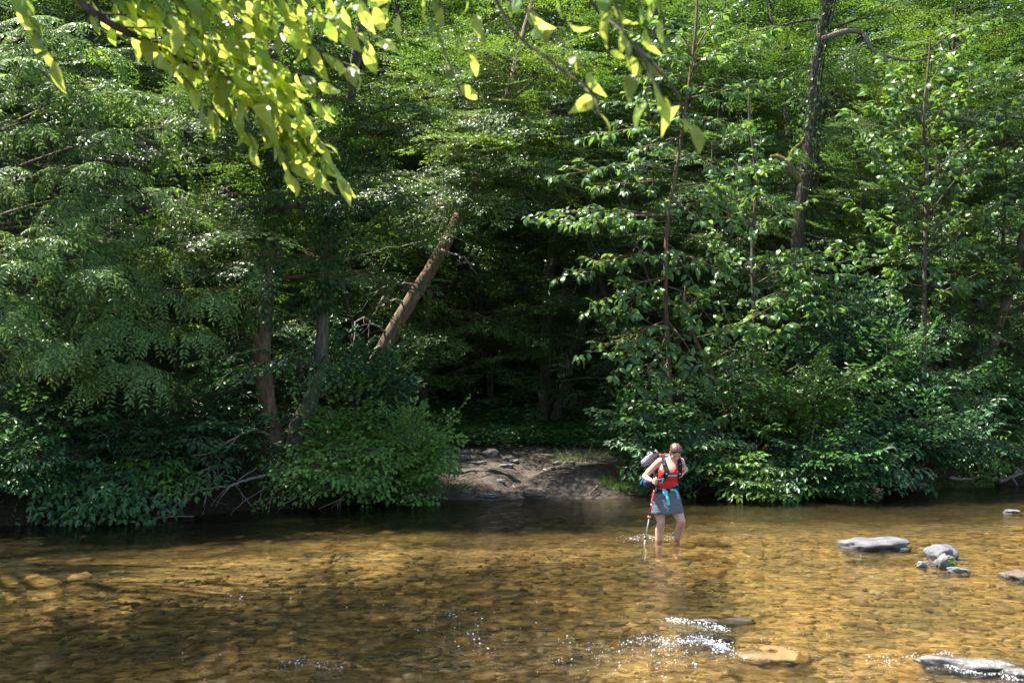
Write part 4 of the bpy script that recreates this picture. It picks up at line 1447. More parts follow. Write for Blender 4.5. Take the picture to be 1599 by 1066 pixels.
# a tall tree left of the view whose high limbs reach over the river and dapple the water
b = np.array([-11.2, 14.6, gz(-11.2, 14.6)])
wood, lv = Geo(), Leaves()
tr = limb((0, 0, -0.3), (0.1, -0.16, 1), 14.5, (0.1, 0, 0.1), 12, 0.02)
wood.tube(tr, rad(len(tr), 0.33, 0.27, 0.2, 0.05), 10, 0.06)
for i, (x, y, z) in enumerate([(-7.6, 9.2, 9.0), (-6.4, 10.6, 9.2), (-5.2, 9.4, 9.6), (-8.6, 11.0, 9.0), (-5.6, 12.4, 9.4), (-3.8, 12.9, 9.8), (-3.0, 12.0, 9.6), (-9.0, 9.4, 9.4), (-6.6, 8.4, 9.8), (-4.4, 10.8, 10.4), (-4.4, 8.8, 9.8), (-8.4, 8.6, 8.8)]):
    e = np.array([x, y, z]) - b
    zz = e[2] - 0.12 * np.linalg.norm(e[:2])
    t = float(np.clip(np.interp(zz, tr[:, 2], np.linspace(0, 1, len(tr))), 0.45, 0.97))
    p0 = along(tr, np.array([t]))[0][0]
    L_ = catmull([p0, (p0 + e) / 2 + np.array([0, 0, 0.4]) + rng.normal(0, 0.2, 3), e], 6)
    wood.tube(L_, rad(len(L_), 0.08, 0.05, 0.01), 6, 0.06)
    dress(lv, wood, 'forest', L_, 0.34, 0.6, 0.9)
    for j in range(4):
        ts = 0.58 + 0.12 * j
        p2, T2 = along(L_, np.array([ts]))
        sd = unit(np.cross([0, 0, 1], T2[0])) * (1 if j % 2 else -1)
        L2 = limb(p2[0], T2[0] * 0.6 + sd * 0.8 + np.array([0, 0, 0.1]), 1.5, (0, 0, -0.1), 5, 0.06)
        wood.tube(L2, rad(5, 0.025, 0.006), 4)
        dress(lv, wood, 'forest', L2, 0.36, 0.1, 0.85)
tree_object('riverside_tree', 'tall tree left of the view with high limbs reaching over the river', 'tree', b, wood, M['bark_grey'], lv, 'forest')


# ------------------------------------------------------------------ rocks in the river
def rock_mat(name, c0, c1, rough=0.6, wet=0.0, band=True):
    q = NT(name)
    v = q.coords((1, 1, 1))
    n1 = q.noise(7, 8, v, 0.65)
    n2 = q.noise(45, 4, v, 0.7)
    mm_ = q.n('Math', operation='MULTIPLY_ADD')
    q.l(n2, mm_.inputs[0])
    mm_.inputs[1].default_value = 0.5
    q.l(n1, mm_.inputs[2])
    col = q.ramp(mm_.outputs[0], [(0.45, c0), (0.95, c1)])
    gp = q.n('NewGeometry')
    sx = q.n('SeparateXYZ')
    q.l(gp.outputs['Position'], sx.inputs[0])
    ad = q.n('Math', operation='MULTIPLY_ADD')
    q.l(n1, ad.inputs[0])
    ad.inputs[1].default_value = 0.05
    q.l(sx.outputs['Z'], ad.inputs[2])
    wetb = q.n('MapRange')
    wetb.inputs['From Min'].default_value = 0.04
    wetb.inputs['From Max'].default_value = 0.065
    wetb.inputs['To Min'].default_value = 0.3 if band else 1.0
    q.l(ad.outputs[0], wetb.inputs['Value'])
    mw = q.n('MixRGB', blend_type='MULTIPLY')
    mw.inputs[0].default_value = 1
    q.l(col, mw.inputs[1])
    q.l(wetb.outputs[0], mw.inputs[2])
    q.l(mw.outputs[0], q.p.inputs['Base Color'])
    q.p.inputs['Roughness'].default_value = rough
    q.p.inputs['Coat Weight'].default_value = wet
    q.p.inputs['Coat Roughness'].default_value = 0.15
    q.bump(mm_.outputs[0], 1.0, 0.03)
    return q.m


M['rock'] = rock_mat('grey_rock', (0.025, 0.025, 0.028), (0.155, 0.15, 0.155), 0.65)
M['rock_dark'] = rock_mat('dark_rock', (0.05, 0.05, 0.058), (0.15, 0.15, 0.165), 0.6)
M['rock_pale'] = rock_mat('pale_rock', (0.06, 0.056, 0.054), (0.22, 0.208, 0.197), 0.6)
M['rock_brown'] = rock_mat('brown_rock', (0.045, 0.03, 0.02), (0.15, 0.1, 0.065), 0.5, 0.3)
M['rock_amber'] = rock_mat('amber_rock', (0.1, 0.06, 0.018), (0.24, 0.145, 0.042), 0.5, 0.3, False)
M['rock_wet'] = rock_mat('wet_pale_rock', (0.05, 0.042, 0.034), (0.25, 0.23, 0.205), 0.2, 1.0)
M['slate'] = rock_mat('landing_stone', (0.06, 0.052, 0.044), (0.17, 0.155, 0.135), 0.8, 0.0, False)


def rock_mesh(seed, dims, bump_=0.24, power=3.2, sub=4):
    bm = bmesh.new()
    bmesh.ops.create_icosphere(bm, subdivisions=sub, radius=1.0)
    sv = Vector((seed * 3.7, seed * 1.9, seed * 5.3))
    for v_ in bm.verts:
        n_ = v_.co.normalized()
        k = (abs(n_.x) ** power + abs(n_.y) ** power + abs(n_.z) ** power) ** (-1 / power)
        f = k * (1 + bump_ * mnoise.noise(n_ * 1.4 + sv) * 1.6 + bump_ * 0.6 * mnoise.noise(n_ * 3.1 + sv) + bump_ * 0.25 * mnoise.noise(n_ * 8 + sv))
        v_.co = Vector((n_.x * f * dims[0] / 2, n_.y * f * dims[1] / 2, n_.z * f * dims[2]))
    me = bpy.data.meshes.new('rock')
    bm.to_mesh(me)
    bm.free()
    for p in me.polygons:
        p.use_smooth = True
    return me


def water_d(py):
    return CAM_H / math.tan(math.atan((py - 533.0) / FPX) - PITCH)


def river_rock(label, px, py, dims, zc, mat, seed, rz=0.0, ry=0.0, cat='rock', group=None):
    d_ = water_d(py)
    p = W(px, py, d_)
    o = link('river_rock', rock_mesh(seed, dims), M[mat], None, (p[0], p[1], zc))
    o.rotation_euler = (0, ry, rz)
    return tag(o, label, cat, group)


river_rock('broad flat grey rock standing alone above the water', 1366, 852, (0.84, 0.5, 0.115), -0.02, 'rock', 3)
river_rock('small slate-grey rock with a domed back behind the leafy sprig', 1470, 868, (0.36, 0.3, 0.13), -0.01, 'rock_dark', 5, 0.2)
river_rock('pale lavender stone under the leafy sprig', 1476, 884, (0.2, 0.16, 0.13), 0.0, 'rock_pale', 8, 0.5)
river_rock('little pointed stone beside the leafy sprig', 1440, 886, (0.12, 0.06, 0.05), 0.015, 'rock_pale', 9, 0.2, 0.45)
river_rock('long pale stone next to the blue riffle', 1496, 893, (0.26, 0.13, 0.055), 0.0, 'rock_pale', 11, -0.1, 0.12)
river_rock('flat dark brown rock at the right edge of the river', 1592, 902, (0.34, 0.3, 0.07), 0.0, 'rock_brown', 14)
river_rock('small far pale rock near the right bank', 1580, 800, (0.24, 0.16, 0.05), 0.0, 'rock', 16)
river_rock('wet amber boulder barely breaking the surface beside the white riffle', 1192, 1018, (0.62, 0.42, 0.08), -0.066, 'rock_amber', 21, 0.15)
river_rock('long glistening wet white rock washed by the current', 1510, 1040, (0.62, 0.2, 0.07), -0.015, 'rock_wet', 25, -0.2, 0.06)
river_rock('short wet pale rock at the tail of the long white one', 1592, 1052, (0.22, 0.16, 0.05), -0.01, 'rock_wet', 27)
river_rock('submerged dark slab upstream of the amber boulder', 1130, 966, (0.55, 0.22, 0.06), -0.06, 'rock_brown', 31, -0.15)
river_rock('submerged reddish slab touching the amber boulder', 1100, 990, (0.4, 0.2, 0.06), -0.055, 'rock_brown', 33, -0.2)

# leafy sprig and drift twigs caught on the small rocks
p = W(1478, 884, water_d(884))
root = empty('driftwood_sprig', (p[0], p[1], 0.0), 'yellow-green leafy sprig and dry twigs caught on the small rocks', 'driftwood')
g_ = Geo()
lv = Leaves()
for k in range(9):
    L_ = limb((rng.uniform(-0.25, 0.1), rng.uniform(-0.06, 0.02), 0.03), (rng.normal(0, 1), rng.normal(0, 0.3), rng.uniform(0.1, 0.6)), rng.uniform(0.15, 0.4), (0, 0, -0.9), 7, 0.15)
    L_[:, 2] = np.maximum(L_[:, 2], 0.0)
    g_.tube(L_, rad(7, 0.005, 0.002), 4)
for k in range(26):
    lv.add(np.array([rng.uniform(-0.02, 0.1), rng.uniform(-0.12, -0.02), rng.uniform(0.02, 0.12)]), rng.normal(0, 1, 3), rng.normal(0, 0.6, 3) + np.array([0, -0.4, 0.8]), rng.uniform(0.03, 0.055), rng.uniform(0.02, 0.03))
link('twigs', g_.mesh('twigs'), M['dead'], root)
build_leaves(lv, 'oval', M['over'], root, 'sprig_leaves')


# ------------------------------------------------------------------ landing: stones, sticks, post
def ground_hit(px, py):
    for d_ in np.arange(16.5, 40, 0.02):
        p_ = W(px, py, d_)
        if p_[2] <= max(gz(p_[0], d_), 0.0):
            return p_
    return W(px, py, 20)


for i, (px, py, w_, lab) in enumerate([(751, 773, 0.24, 'flat brown stone at the water edge of the landing'), (765, 775, 0.3, 'pale blue-white flat stone at the water edge of the landing'), (834, 772, 0.36, 'long flat tan stone lying in the shallow edge of the landing'), (767, 711, 0.32, 'upright pale stone at the top of the landing'),
                                       (724, 717, 0.3, 'grey flat stone beside the full bright bush'), (747, 724, 0.3, 'grey flat stone trodden into the upper path'), (790, 729, 0.28, 'small light slab in the middle of the mud path'), (794, 717, 0.25, 'light slab below the upright pale stone'), (802, 721, 0.2, 'narrow slab on the right of the mud path'), (782, 753, 0.16, 'rounded pale cobble in the muddy gully'), (888, 726, 0.25, 'half-buried slab under the herbs right of the path'), (870, 725, 0.2, 'small half-buried slab left of the long stick')]):
    p = ground_hit(px, py)
    o = link('landing_stone', rock_mesh(40 + i, (w_, w_ * 0.7, 0.05 if i != 3 else 0.1)), M['slate' if i not in (1, 9) else 'rock'] if i not in (0, 2) else M['rock_brown'], None, (p[0], p[1], max(gz(p[0], p[1]), -0.02) + 0.012))
    o.rotation_euler = (rng.normal(0, 0.1), rng.normal(0, 0.1), rng.uniform(-0.4, 0.4))
    tag(o, lab, 'stone')


def stick(name, label, cat, pts, r, mat='dead', on_ground=False, fork=0, parent=None):
    P = []
    for q_ in pts:
        if on_ground:
            p_ = ground_hit(q_[0], q_[1])
            p_ = p_ + np.array([0, 0, r * 0.8])
        else:
            p_ = W(*q_)
        P.append(p_)
    P = np.array(P)
    base = P[0].copy()
    L_ = catmull(P - base, 6)
    L_[1:-1] += rng.normal(0, r * 0.35, L_[1:-1].shape)
    g_ = Geo()
    g_.tube(L_, rad(len(L_), r, r * 0.85, r * 0.45), 7, 0.12)
    for k in range(fork):
        q_, t_ = along(L_, np.array([rng.uniform(0.25, 0.9)]))
        L2 = limb(q_[0], t_[0] + rng.normal(0, 0.6, 3) + np.array([0, -0.1, -0.2]), rng.uniform(0.3, 0.7), (0, 0, -0.3), 6, 0.15)
        L2[:, 2] = np.maximum(L2[:, 2], -base[2] - 0.05)
        g_.tube(L2, rad(6, r * 0.5, r * 0.15), 5, 0.1)
    o = link(name, g_.mesh(name), M[mat], None, base)
    return tag(o, label, cat)


stick('fallen_stick', 'straight pale stick sliding into the water at the landing', 'stick', [(801, 760), (825, 769)], 0.022, 'dead', True)
stick('fallen_stick', 'long thin branch lying across the top of the mud hump', 'stick', [(849, 735), (885, 731), (928, 727)], 0.03, 'root', True, 1)
stick('fallen_stick', 'short rotten log at the top left of the landing', 'stick', [(722, 709), (736, 708), (752, 709)], 0.05, 'root', True)
stick('driftwood_branch', 'arched bare branch springing from the ivy tree roots', 'branch', [(421, 678, 17.0), (393, 671, 16.7), (363, 685, 16.4), (330, 706, 16.1), (297, 711, 15.9)], 0.022, 'root', False, 3)
stick('driftwood_branch', 'pale smooth branch lying level above the dark water', 'branch', [(440, 736, 16.9), (382, 750, 16.5), (355, 759, 16.2), (297, 766, 15.9)], 0.026, 'dead', False, 3)
stick('driftwood_branch', 'hooked branch curling over the pale smooth branch', 'branch', [(360, 731, 16.6), (344, 727, 16.3), (319, 733, 16.1), (297, 753, 15.9), (285, 790, 15.8)], 0.026, 'root', False, 4)
stick('driftwood_branch', 'short pale branch ending left of the fresh sprig', 'branch', [(255, 771, 15.8), (212, 780, 15.5)], 0.022, 'dead')
stick('driftwood_branch', 'thin branch trailing in the water below the dipping shrub', 'branch', [(193, 788, 15.6), (154, 802, 15.4), (116, 810, 15.2), (66, 821, 15.0)], 0.02, 'root', False, 2)
stick('driftwood_branch', 'upright broken twig standing in the shallows', 'branch', [(44, 815, 14.9), (54, 777, 15.0), (51, 754, 15.0)], 0.016, 'root')
stick('driftwood_branch', 'steep root fork reaching down to the waterline', 'branch', [(303, 768, 16.0), (275, 788, 15.8), (259, 811, 15.6)], 0.018, 'dead', False, 5)
stick('driftwood_branch', 'level branch floating just above the shaded water', 'branch', [(242, 809, 15.6), (270, 806, 15.7), (303, 806, 15.8)], 0.016, 'dead')
stick('driftwood_branch', 'mossy pole propped against the right undercut bank', 'branch', [(1402, 720, 19.6), (1412, 744, 19.3), (1426, 767, 19.0)], 0.035, 'moss_limb')
stick('driftwood_branch', 'short log end lying under the broad drooping shrub', 'branch', [(1388, 750, 19.4), (1418, 759, 19.2)], 0.04, 'root')
stick('driftwood_branch', 'weathered branch lying on the right bank edge', 'branch', [(1482, 746, 20.0), (1521, 748, 20.2)], 0.035, 'dead')
stick('driftwood_branch', 'tangled driftwood at the far right waterline', 'branch', [(1560, 752, 20.6), (1585, 742, 20.6), (1612, 735, 20.7)], 0.04, 'dead', False, 7)
stick('driftwood_branch', 'thin vine stem hanging in front of the rounded right shrub', 'vine', [(1270, 612, 18.9), (1273, 654, 18.8), (1265, 700, 18.7), (1259, 748, 18.7)], 0.018, 'root')
stick('driftwood_branch', 'small root tangle below the pale grass tuft', 'branch', [(935, 757, 18.6), (925, 766, 18.4), (918, 776, 18.3)], 0.014, 'root', False, 2)
for k, (px, py, dd) in enumerate([(435, 720, 17.1), (465, 715, 17.3), (350, 735, 16.7), (400, 730, 16.9), (500, 740, 17.2), (310, 745, 16.4), (540, 750, 17.3)]):
    p0 = W(px, py, dd)
    L_ = []
    stick('exposed_root', 'thin washed-out root hanging down the undercut left bank to the water', 'root', [(px, py, dd), (px - 12 + rng.uniform(-20, 20), py + 25, dd - 0.25), (px - 25 + rng.uniform(-40, 30), 790 + rng.uniform(-5, 8), dd - 0.5)], 0.014, 'root', False, 4)['group'] = 'washed-out roots on the left bank'

p = W(637, 640, 21.6)
bz = gz(p[0], 21.6)
root = empty('trail_post', (p[0], 21.6, bz), 'orange-brown wooden trail post behind the full bright bush', 'post')
bm = bmesh.new()
hgt = p[2] + 0.17 - bz
bmesh.ops.create_cone(bm, cap_ends=True, segments=14, radius1=0.075, radius2=0.07, depth=hgt, matrix=Matrix.Translation((0, 0, hgt / 2 - 0.02)))
top = [e for e in bm.edges if all(v_.co.z > hgt - 0.05 for v_ in e.verts)]
bmesh.ops.bevel(bm, geom=top, offset=0.045, segments=4, affect='EDGES')
me = bpy.data.meshes.new('post_shaft')
bm.to_mesh(me)
bm.free()
for pl in me.polygons:
    pl.use_smooth = True
M['post'] = bark_material('post_wood', (0.2, 0.09, 0.035), (0.36, 0.18, 0.075), (0.45, 0.25, 0.11), 5, None, 0.3)
link('post_shaft', me, M['post'], root)

# ------------------------------------------------------------------ white water, painted sun glints and splashing drops
q = NT('foam_glint')
q.p.inputs['Base Color'].default_value = (0.86, 0.88, 0.9, 1)
q.p.inputs['Roughness'].default_value = 0.25
q.p.inputs['Coat Weight'].default_value = 0.6
M['foam_glint'] = q.m


def blobs(name, label, pts, rads, cat='foam_glint'):
    bm = bmesh.new()
    bmesh.ops.create_icosphere(bm, subdivisions=1, radius=1.0)
    V0 = np.array([v_.co[:] for v_ in bm.verts])
    F0 = np.array([[v_.index for v_ in f.verts] for f in bm.faces])
    bm.free()
    n = len(pts)
    sq = np.stack([np.ones(n), np.ones(n), np.full(n, 0.6)], -1)
    V = (V0[None] * (rads[:, None] * sq)[:, None] + pts[:, None]).reshape(-1, 3)
    F = (F0[None] + (np.arange(n) * len(V0))[:, None, None]).reshape(-1, 3)
    o = link(name, new_mesh(name, V, [F], True), M['foam_glint'], None, kind='stuff')
    return tag(o, label, cat)


def fleck_line(path, n, spread, r0):
    P = []
    for i in range(n):
        t = rng.random()
        k = t * (len(path) - 1)
        j = min(int(k), len(path) - 2)
        px = path[j][0] + (path[j + 1][0] - path[j][0]) * (k - j) + rng.normal(0, spread * 2.2)
        py = path[j][1] + (path[j + 1][1] - path[j][1]) * (k - j) + rng.normal(0, spread)
        d_ = water_d(py)
        P.append(W(px, py, d_))
    P = np.array(P)
    P[:, 2] = water_z(P[:, 0], P[:, 1]) + rng.uniform(-0.002, 0.012, n)
    return P, r0 * rng.gamma(2.0, 0.5, n)


fp, fr_ = [], []
for path, n, sp, r0 in [([(1040, 968), (1075, 968), (1115, 978), (1135, 982)], 450, 2.0, 0.00279), ([(1000, 995), (1060, 1000), (1110, 1008), (1165, 1022)], 780, 4.5, 0.00279), ([(1100, 1003), (1125, 1008), (1130, 1018)], 360, 3.0, 0.00341), ([(900, 1010), (1000, 1020), (1080, 1025)], 330, 12, 0.00248), ([(820, 1000), (900, 1050), (1050, 1050)], 120, 12, 0.00248),
                        ([(1465, 1020), (1480, 1022), (1500, 1040)], 100, 2.5, 0.00248), ([(1480, 1042), (1530, 1050), (1599, 1058)], 330, 3, 0.00279), ([(1340, 1030), (1400, 1030), (1450, 1024)], 80, 3, 0.00248), ([(440, 1030), (480, 1036), (530, 1045)], 120, 4, 0.00248), ([(540, 950), (640, 945), (760, 960)], 80, 8, 0.00248), ([(700, 990), (800, 1000)], 80, 14, 0.00248), ([(300, 930), (520, 925)], 36, 6, 0.00279)]:
    a_, r_ = fleck_line(path, n, sp, r0)
    fp.append(a_); fr_.append(r_)
a_, r_ = fleck_line([(250, 990), (800, 985), (1450, 1000)], 320, 45, 0.0021)  # scattered white dots added as sun glints on open water
fp.append(a_); fr_.append(r_)
blobs('foam_glint', 'white froth flecks on the riffles and dots standing in for sun glints', np.vstack(fp), np.concatenate(fr_))
fp, fr_ = [], []
for path, n, sp, r0 in [([(968, 838), (1000, 842), (1020, 839)], 120, 2.2, 0.00372), ([(1018, 840), (1040, 840)], 60, 1.0, 0.00372), ([(1044, 838), (1060, 838)], 44, 1.0, 0.00372)]:
    a_, r_ = fleck_line(path, n, sp, r0)
    fp.append(a_); fr_.append(r_)
sp = []
for k in range(34):
    t = rng.random()
    sp.append(W(1050 + 18 * t, 832 - 8 * math.sin(t * 2.2) + rng.normal(0, 1.0), 13.62))
fp.append(np.array(sp)); fr_.append(rng.uniform(0.003, 0.008, 34))
blobs('splash', 'white splashing water around the hiker\'s legs and pole tip', np.vstack(fp), np.concatenate(fr_), 'splash')

# ------------------------------------------------------------------ the hiker
HX, HY = (1040 - 799.5) / FPX * 13.6, 13.6


def L3(u, v, w):
    """u right, v up from the water, w towards the camera"""
    return Vector((u, -w, v))


def flat_mat(name, col, rough=0.6, var=0.12, scale=30, bump=0.15, spec=0.4, folds=None):
    q = NT(name)
    n_ = q.noise(scale, 4, q.coords())
    c = q.ramp(n_, [(0.3, tuple(x * (1 - var) for x in col)), (0.7, tuple(min(1, x * (1 + var)) for x in col))])
    q.l(c, q.p.inputs['Base Color'])
    q.p.inputs['Roughness'].default_value = rough
    q.p.inputs['Specular IOR Level'].default_value = spec
    if folds:
        n2_ = q.noise(1.0, 3, q.coords(folds), 0.6)
        ad = q.n('Math', operation='MULTIPLY_ADD')
        q.l(n2_, ad.inputs[0])
        ad.inputs[1].default_value = 3.0
        q.l(n_, ad.inputs[2])
        q.bump(ad.outputs[0], 0.45, 0.012)
    else:
        q.bump(n_, bump, 0.01)
    return q.m


q = NT('skin')
n_ = q.noise(14, 4, q.coords())
c = q.ramp(n_, [(0.3, (0.52, 0.29, 0.21)), (0.7, (0.62, 0.37, 0.28))])
q.l(c, q.p.inputs['Base Color'])
q.p.inputs['Roughness'].default_value = 0.48
q.p.inputs['Subsurface Weight'].default_value = 0.15
q.p.inputs['Subsurface Radius'].default_value = (0.02, 0.008, 0.004)
M['skin'] = q.m
M['red'] = flat_mat('red_knit', (0.62, 0.03, 0.028), 0.7, 0.12, 40, folds=(9, 9, 26))
M['skirt'] = flat_mat('slate_fabric', (0.1, 0.115, 0.14), 0.7, 0.12, 30, folds=(10, 10, 22))
M['hair'] = flat_mat('hair', (0.11, 0.05, 0.027), 0.42, 0.35, 60, 0.5)
M['black'] = flat_mat('black_webbing', (0.013, 0.014, 0.018), 0.8, 0.2, 60, spec=0.12)
M['packcloth'] = flat_mat('pack_cloth', (0.03, 0.033, 0.045), 0.8, 0.2, 40, spec=0.15)
M['teal'] = flat_mat('teal_webbing', (0.11, 0.5, 0.56), 0.5, 0.1, 60)
M['blue'] = flat_mat('blue_cord', (0.03, 0.38, 0.72), 0.45, 0.1, 60)
M['navy'] = flat_mat('navy_cloth', (0.015, 0.03, 0.09), 0.6, 0.2, 40)
M['shoe'] = flat_mat('grey_mesh', (0.16, 0.16, 0.19), 0.8, 0.25, 90, 0.5)
M['sole'] = flat_mat('shoe_sole', (0.22, 0.19, 0.18), 0.7, 0.2, 50)
M['alu'] = flat_mat('brushed_metal', (0.62, 0.64, 0.64), 0.3, 0.05, 60)
M['alu'].node_tree.nodes['Principled BSDF'].inputs['Metallic'].default_value = 0.6
M['redpole'] = flat_mat('red_lacquer', (0.62, 0.04, 0.035), 0.3, 0.05, 20)
M['basket'] = flat_mat('coral_plastic', (0.75, 0.16, 0.11), 0.4, 0.05, 20)
M['cork'] = flat_mat('cork_grip', (0.36, 0.2, 0.1), 0.8, 0.25, 80, 0.4)
M['lens'] = flat_mat('dark_lens', (0.02, 0.014, 0.025), 0.08, 0.1, 10, 0.0, 0.8)
M['eye'] = flat_mat('eye', (0.06, 0.035, 0.025), 0.3, 0.1, 10, 0.0)
M['lip'] = flat_mat('lip', (0.45, 0.16, 0.14), 0.5, 0.1, 40)

hiker = empty('person', (HX, HY, 0), 'hiker in a red tank top and grey skirt wading the river, head bent', 'person')

HC = L3(0.095, 1.205, 0.185)          # head centre
HF = Vector((0.06, -0.74, -0.67)).normalized()    # where the face looks: at the water in front of her
HU = (Vector((0, 0, 1)) - HF * HF.z).normalized()
HR = HF.cross(HU).normalized()

PRIM = []        # (kind, a, b, ra, rb) for finding which limb a point belongs to
bmB = bmesh.new()


def cone(tagname, a, b_, ra, rb):
    a, b_ = Vector(a), Vector(b_)
    PRIM.append((tagname, a, b_, ra, rb))
    ax = b_ - a
    ln = ax.length
    rot = ax.to_track_quat('Z', 'Y').to_matrix().to_4x4()
    bmesh.ops.create_cone(bmB, cap_ends=True, segments=20, radius1=ra, radius2=rb, depth=ln, matrix=Matrix.Translation((a + b_) / 2) @ rot)
    for p_, r_ in ((a, ra), (b_, rb)):
        bmesh.ops.create_icosphere(bmB, subdivisions=3, radius=r_, matrix=Matrix.Translation(p_))


def chain(tagname, pts, rads_):
    for i in range(len(pts) - 1):
        cone(tagname, pts[i], pts[i + 1], rads_[i], rads_[i + 1])


# torso as stacked ovals
TOR = [(0.46, -0.015, 0.0, 0.150, 0.110), (0.52, -0.018, 0.0, 0.176, 0.128), (0.60, -0.02, 0.0, 0.172, 0.125), (0.67, -0.018, 0.01, 0.148, 0.108), (0.74, -0.008, 0.03, 0.128, 0.098), (0.82, 0.008, 0.055, 0.134, 0.103), (0.90, 0.025, 0.08, 0.150, 0.120), (0.95, 0.032, 0.09, 0.155, 0.124), (1.0, 0.038, 0.092, 0.153, 0.108), (1.05, 0.04, 0.088, 0.148, 0.088), (1.09, 0.042, 0.085, 0.125, 0.072), (1.125, 0.046, 0.09, 0.07, 0.058)]


def torso_at(v):
    a = np.array(TOR)
    return [float(np.interp(v, a[:, 0], a[:, k])) for k in range(1, 5)]


prev = None
K = 28
for v in np.linspace(TOR[0][0], TOR[-1][0], 30):
    cu, cw, a, b_ = torso_at(v)
    ring = [bmB.verts.new(L3(cu + a * math.cos(t), v, cw + b_ * math.sin(t))) for t in np.linspace(0, 2 * math.pi, K, endpoint=False)]
    if prev:
        for i in range(K):
            bmB.faces.new((prev[i], prev[(i + 1) % K], ring[(i + 1) % K], ring[i]))
    else:
        bmB.faces.new(ring[::-1])
    prev = ring
bmB.faces.new(prev)
for v in np.linspace(0.46, 1.11, 14):
    cu, cw, a, b_ = torso_at(v)
    for s_ in (-1, 0, 1):
        PRIM.append(('torso', L3(cu + s_ * a * 0.45, v, cw), L3(cu + s_ * a * 0.45, v + 0.02, cw), b_, b_))
# bust
for s_ in (-1, 1):
    bmesh.ops.create_icosphere(bmB, subdivisions=3, radius=0.06, matrix=Matrix.Translation(L3(0.034 + s_ * 0.068, 0.925, 0.148)))
# neck and head
chain('neck', [L3(0.046, 1.09, 0.085), L3(0.07, 1.15, 0.12), tuple(HC - HF * 0.02 - HU * 0.03)], [0.055, 0.047, 0.05])


def ell(center, axes, tagname='head', sub=3):
    m = Matrix((HR * axes[0], HF * axes[1], HU * axes[2])).transposed().to_4x4()
    m.translation = center
    bmesh.ops.create_icosphere(bmB, subdivisions=sub, radius=1.0, matrix=m)


ell(HC + HU * 0.025 - HF * 0.012, (0.074, 0.094, 0.085))
ell(HC - HU * 0.03 + HF * 0.022, (0.060, 0.066, 0.082))
ell(HC - HU * 0.088 + HF * 0.055, (0.027, 0.026, 0.022))         # chin
ell(HC - HU * 0.018 + HF * 0.088, (0.0115, 0.016, 0.024))        # nose
ell(HC - HU * 0.032 + HF * 0.097, (0.015, 0.012, 0.010))         # nose tip
ell(HC + HU * 0.018 + HF * 0.072, (0.050, 0.016, 0.011))         # brow
ell(HC - HU * 0.062 + HF * 0.080, (0.023, 0.009, 0.009))         # mouth
for s_ in (-1, 1):
    ell(HC + HR * (0.040 * s_) - HU * 0.028 + HF * 0.058, (0.024, 0.018, 0.020))    # cheek
    ell(HC + HR * (0.074 * s_) - HU * 0.005 - HF * 0.008, (0.008, 0.017, 0.029))    # ear
PRIM.append(('head', HC - HU * 0.03, HC + HU * 0.03, 0.08, 0.09))
PRIM.append(('head', HC - HU * 0.08 + HF * 0.05, HC - HU * 0.02 + HF * 0.07, 0.03, 0.03))
# arms
SR, SLh = L3(-0.098, 1.07, 0.075), L3(0.182, 1.07, 0.07)
chain('arm', [L3(-0.06, 1.075, 0.08), SR, L3(-0.175, 1.0, 0.045), L3(-0.302, 0.862, 0.02), L3(-0.265, 0.835, 0.10), L3(-0.222, 0.822, 0.19)], [0.048, 0.055, 0.047, 0.038, 0.037, 0.024])
chain('arm', [L3(0.14, 1.075, 0.08), SLh, L3(0.215, 1.02, -0.02), L3(0.262, 0.96, -0.12), L3(0.262, 0.955, -0.03), L3(0.238, 0.945, 0.07)], [0.048, 0.053, 0.045, 0.037, 0.036, 0.023])
# right hand closed round the pole grip
PT, PB = L3(-0.166, 0.905, 0.240), L3(-0.378, -0.325, 0.10)
PAX = (PB - PT).normalized()
g0 = PT + PAX * 0.085
side = (L3(-0.222, 0.822, 0.19) - g0)
side = (side - PAX * side.dot(PAX)).normalized()          # from the grip towards the wrist
oth = PAX.cross(side).normalized()
if oth.y > 0:
    oth = -oth                                             # towards the camera
chain('arm', [L3(-0.222, 0.822, 0.19), g0 + side * 0.036 + PAX * 0.004], [0.024, 0.024])
for k, dz in enumerate((-0.032, -0.011, 0.010, 0.031)):
    c = g0 + PAX * dz
    ln = (1.0, 1.06, 1.0, 0.9)[k]
    pts = [c + side * 0.036 - oth * 0.004, c + side * 0.022 + oth * 0.026 * ln, c - side * 0.012 + oth * 0.028 * ln, c - side * 0.028 * ln + oth * 0.006]
    chain('hand', pts, [0.0098, 0.0092, 0.0085, 0.0075])
    cone('hand', c + side * 0.045, c + side * 0.03, 0.012, 0.011)
chain('hand', [g0 + side * 0.04 - PAX * 0.02 - oth * 0.012, g0 + side * 0.012 - PAX * 0.048 - oth * 0.024, g0 - side * 0.02 - PAX * 0.052 - oth * 0.016], [0.0125, 0.0105, 0.0085])
# left hand at the chest strap, fingers spread
kn = [L3(0.186, 0.962, 0.150), L3(0.180, 0.941, 0.158), L3(0.182, 0.920, 0.157), L3(0.190, 0.901, 0.150)]
wr = L3(0.238, 0.945, 0.07)
tips = [(L3(0.152, 0.962, 0.178), L3(0.128, 0.953, 0.182)), (L3(0.146, 0.934, 0.185), L3(0.116, 0.925, 0.190)), (L3(0.150, 0.905, 0.184), L3(0.122, 0.892, 0.190)), (L3(0.166, 0.882, 0.176), L3(0.148, 0.862, 0.184))]
for k in range(4):
    cone('hand', wr, kn[k], 0.019, 0.0115)
    chain('hand', [kn[k], tips[k][0], tips[k][1]], [0.0105, 0.009, 0.0072])
chain('hand', [wr + Vector((0, 0, 0.012)), L3(0.214, 0.985, 0.125), L3(0.178, 0.992, 0.165)], [0.015, 0.0115, 0.0085])
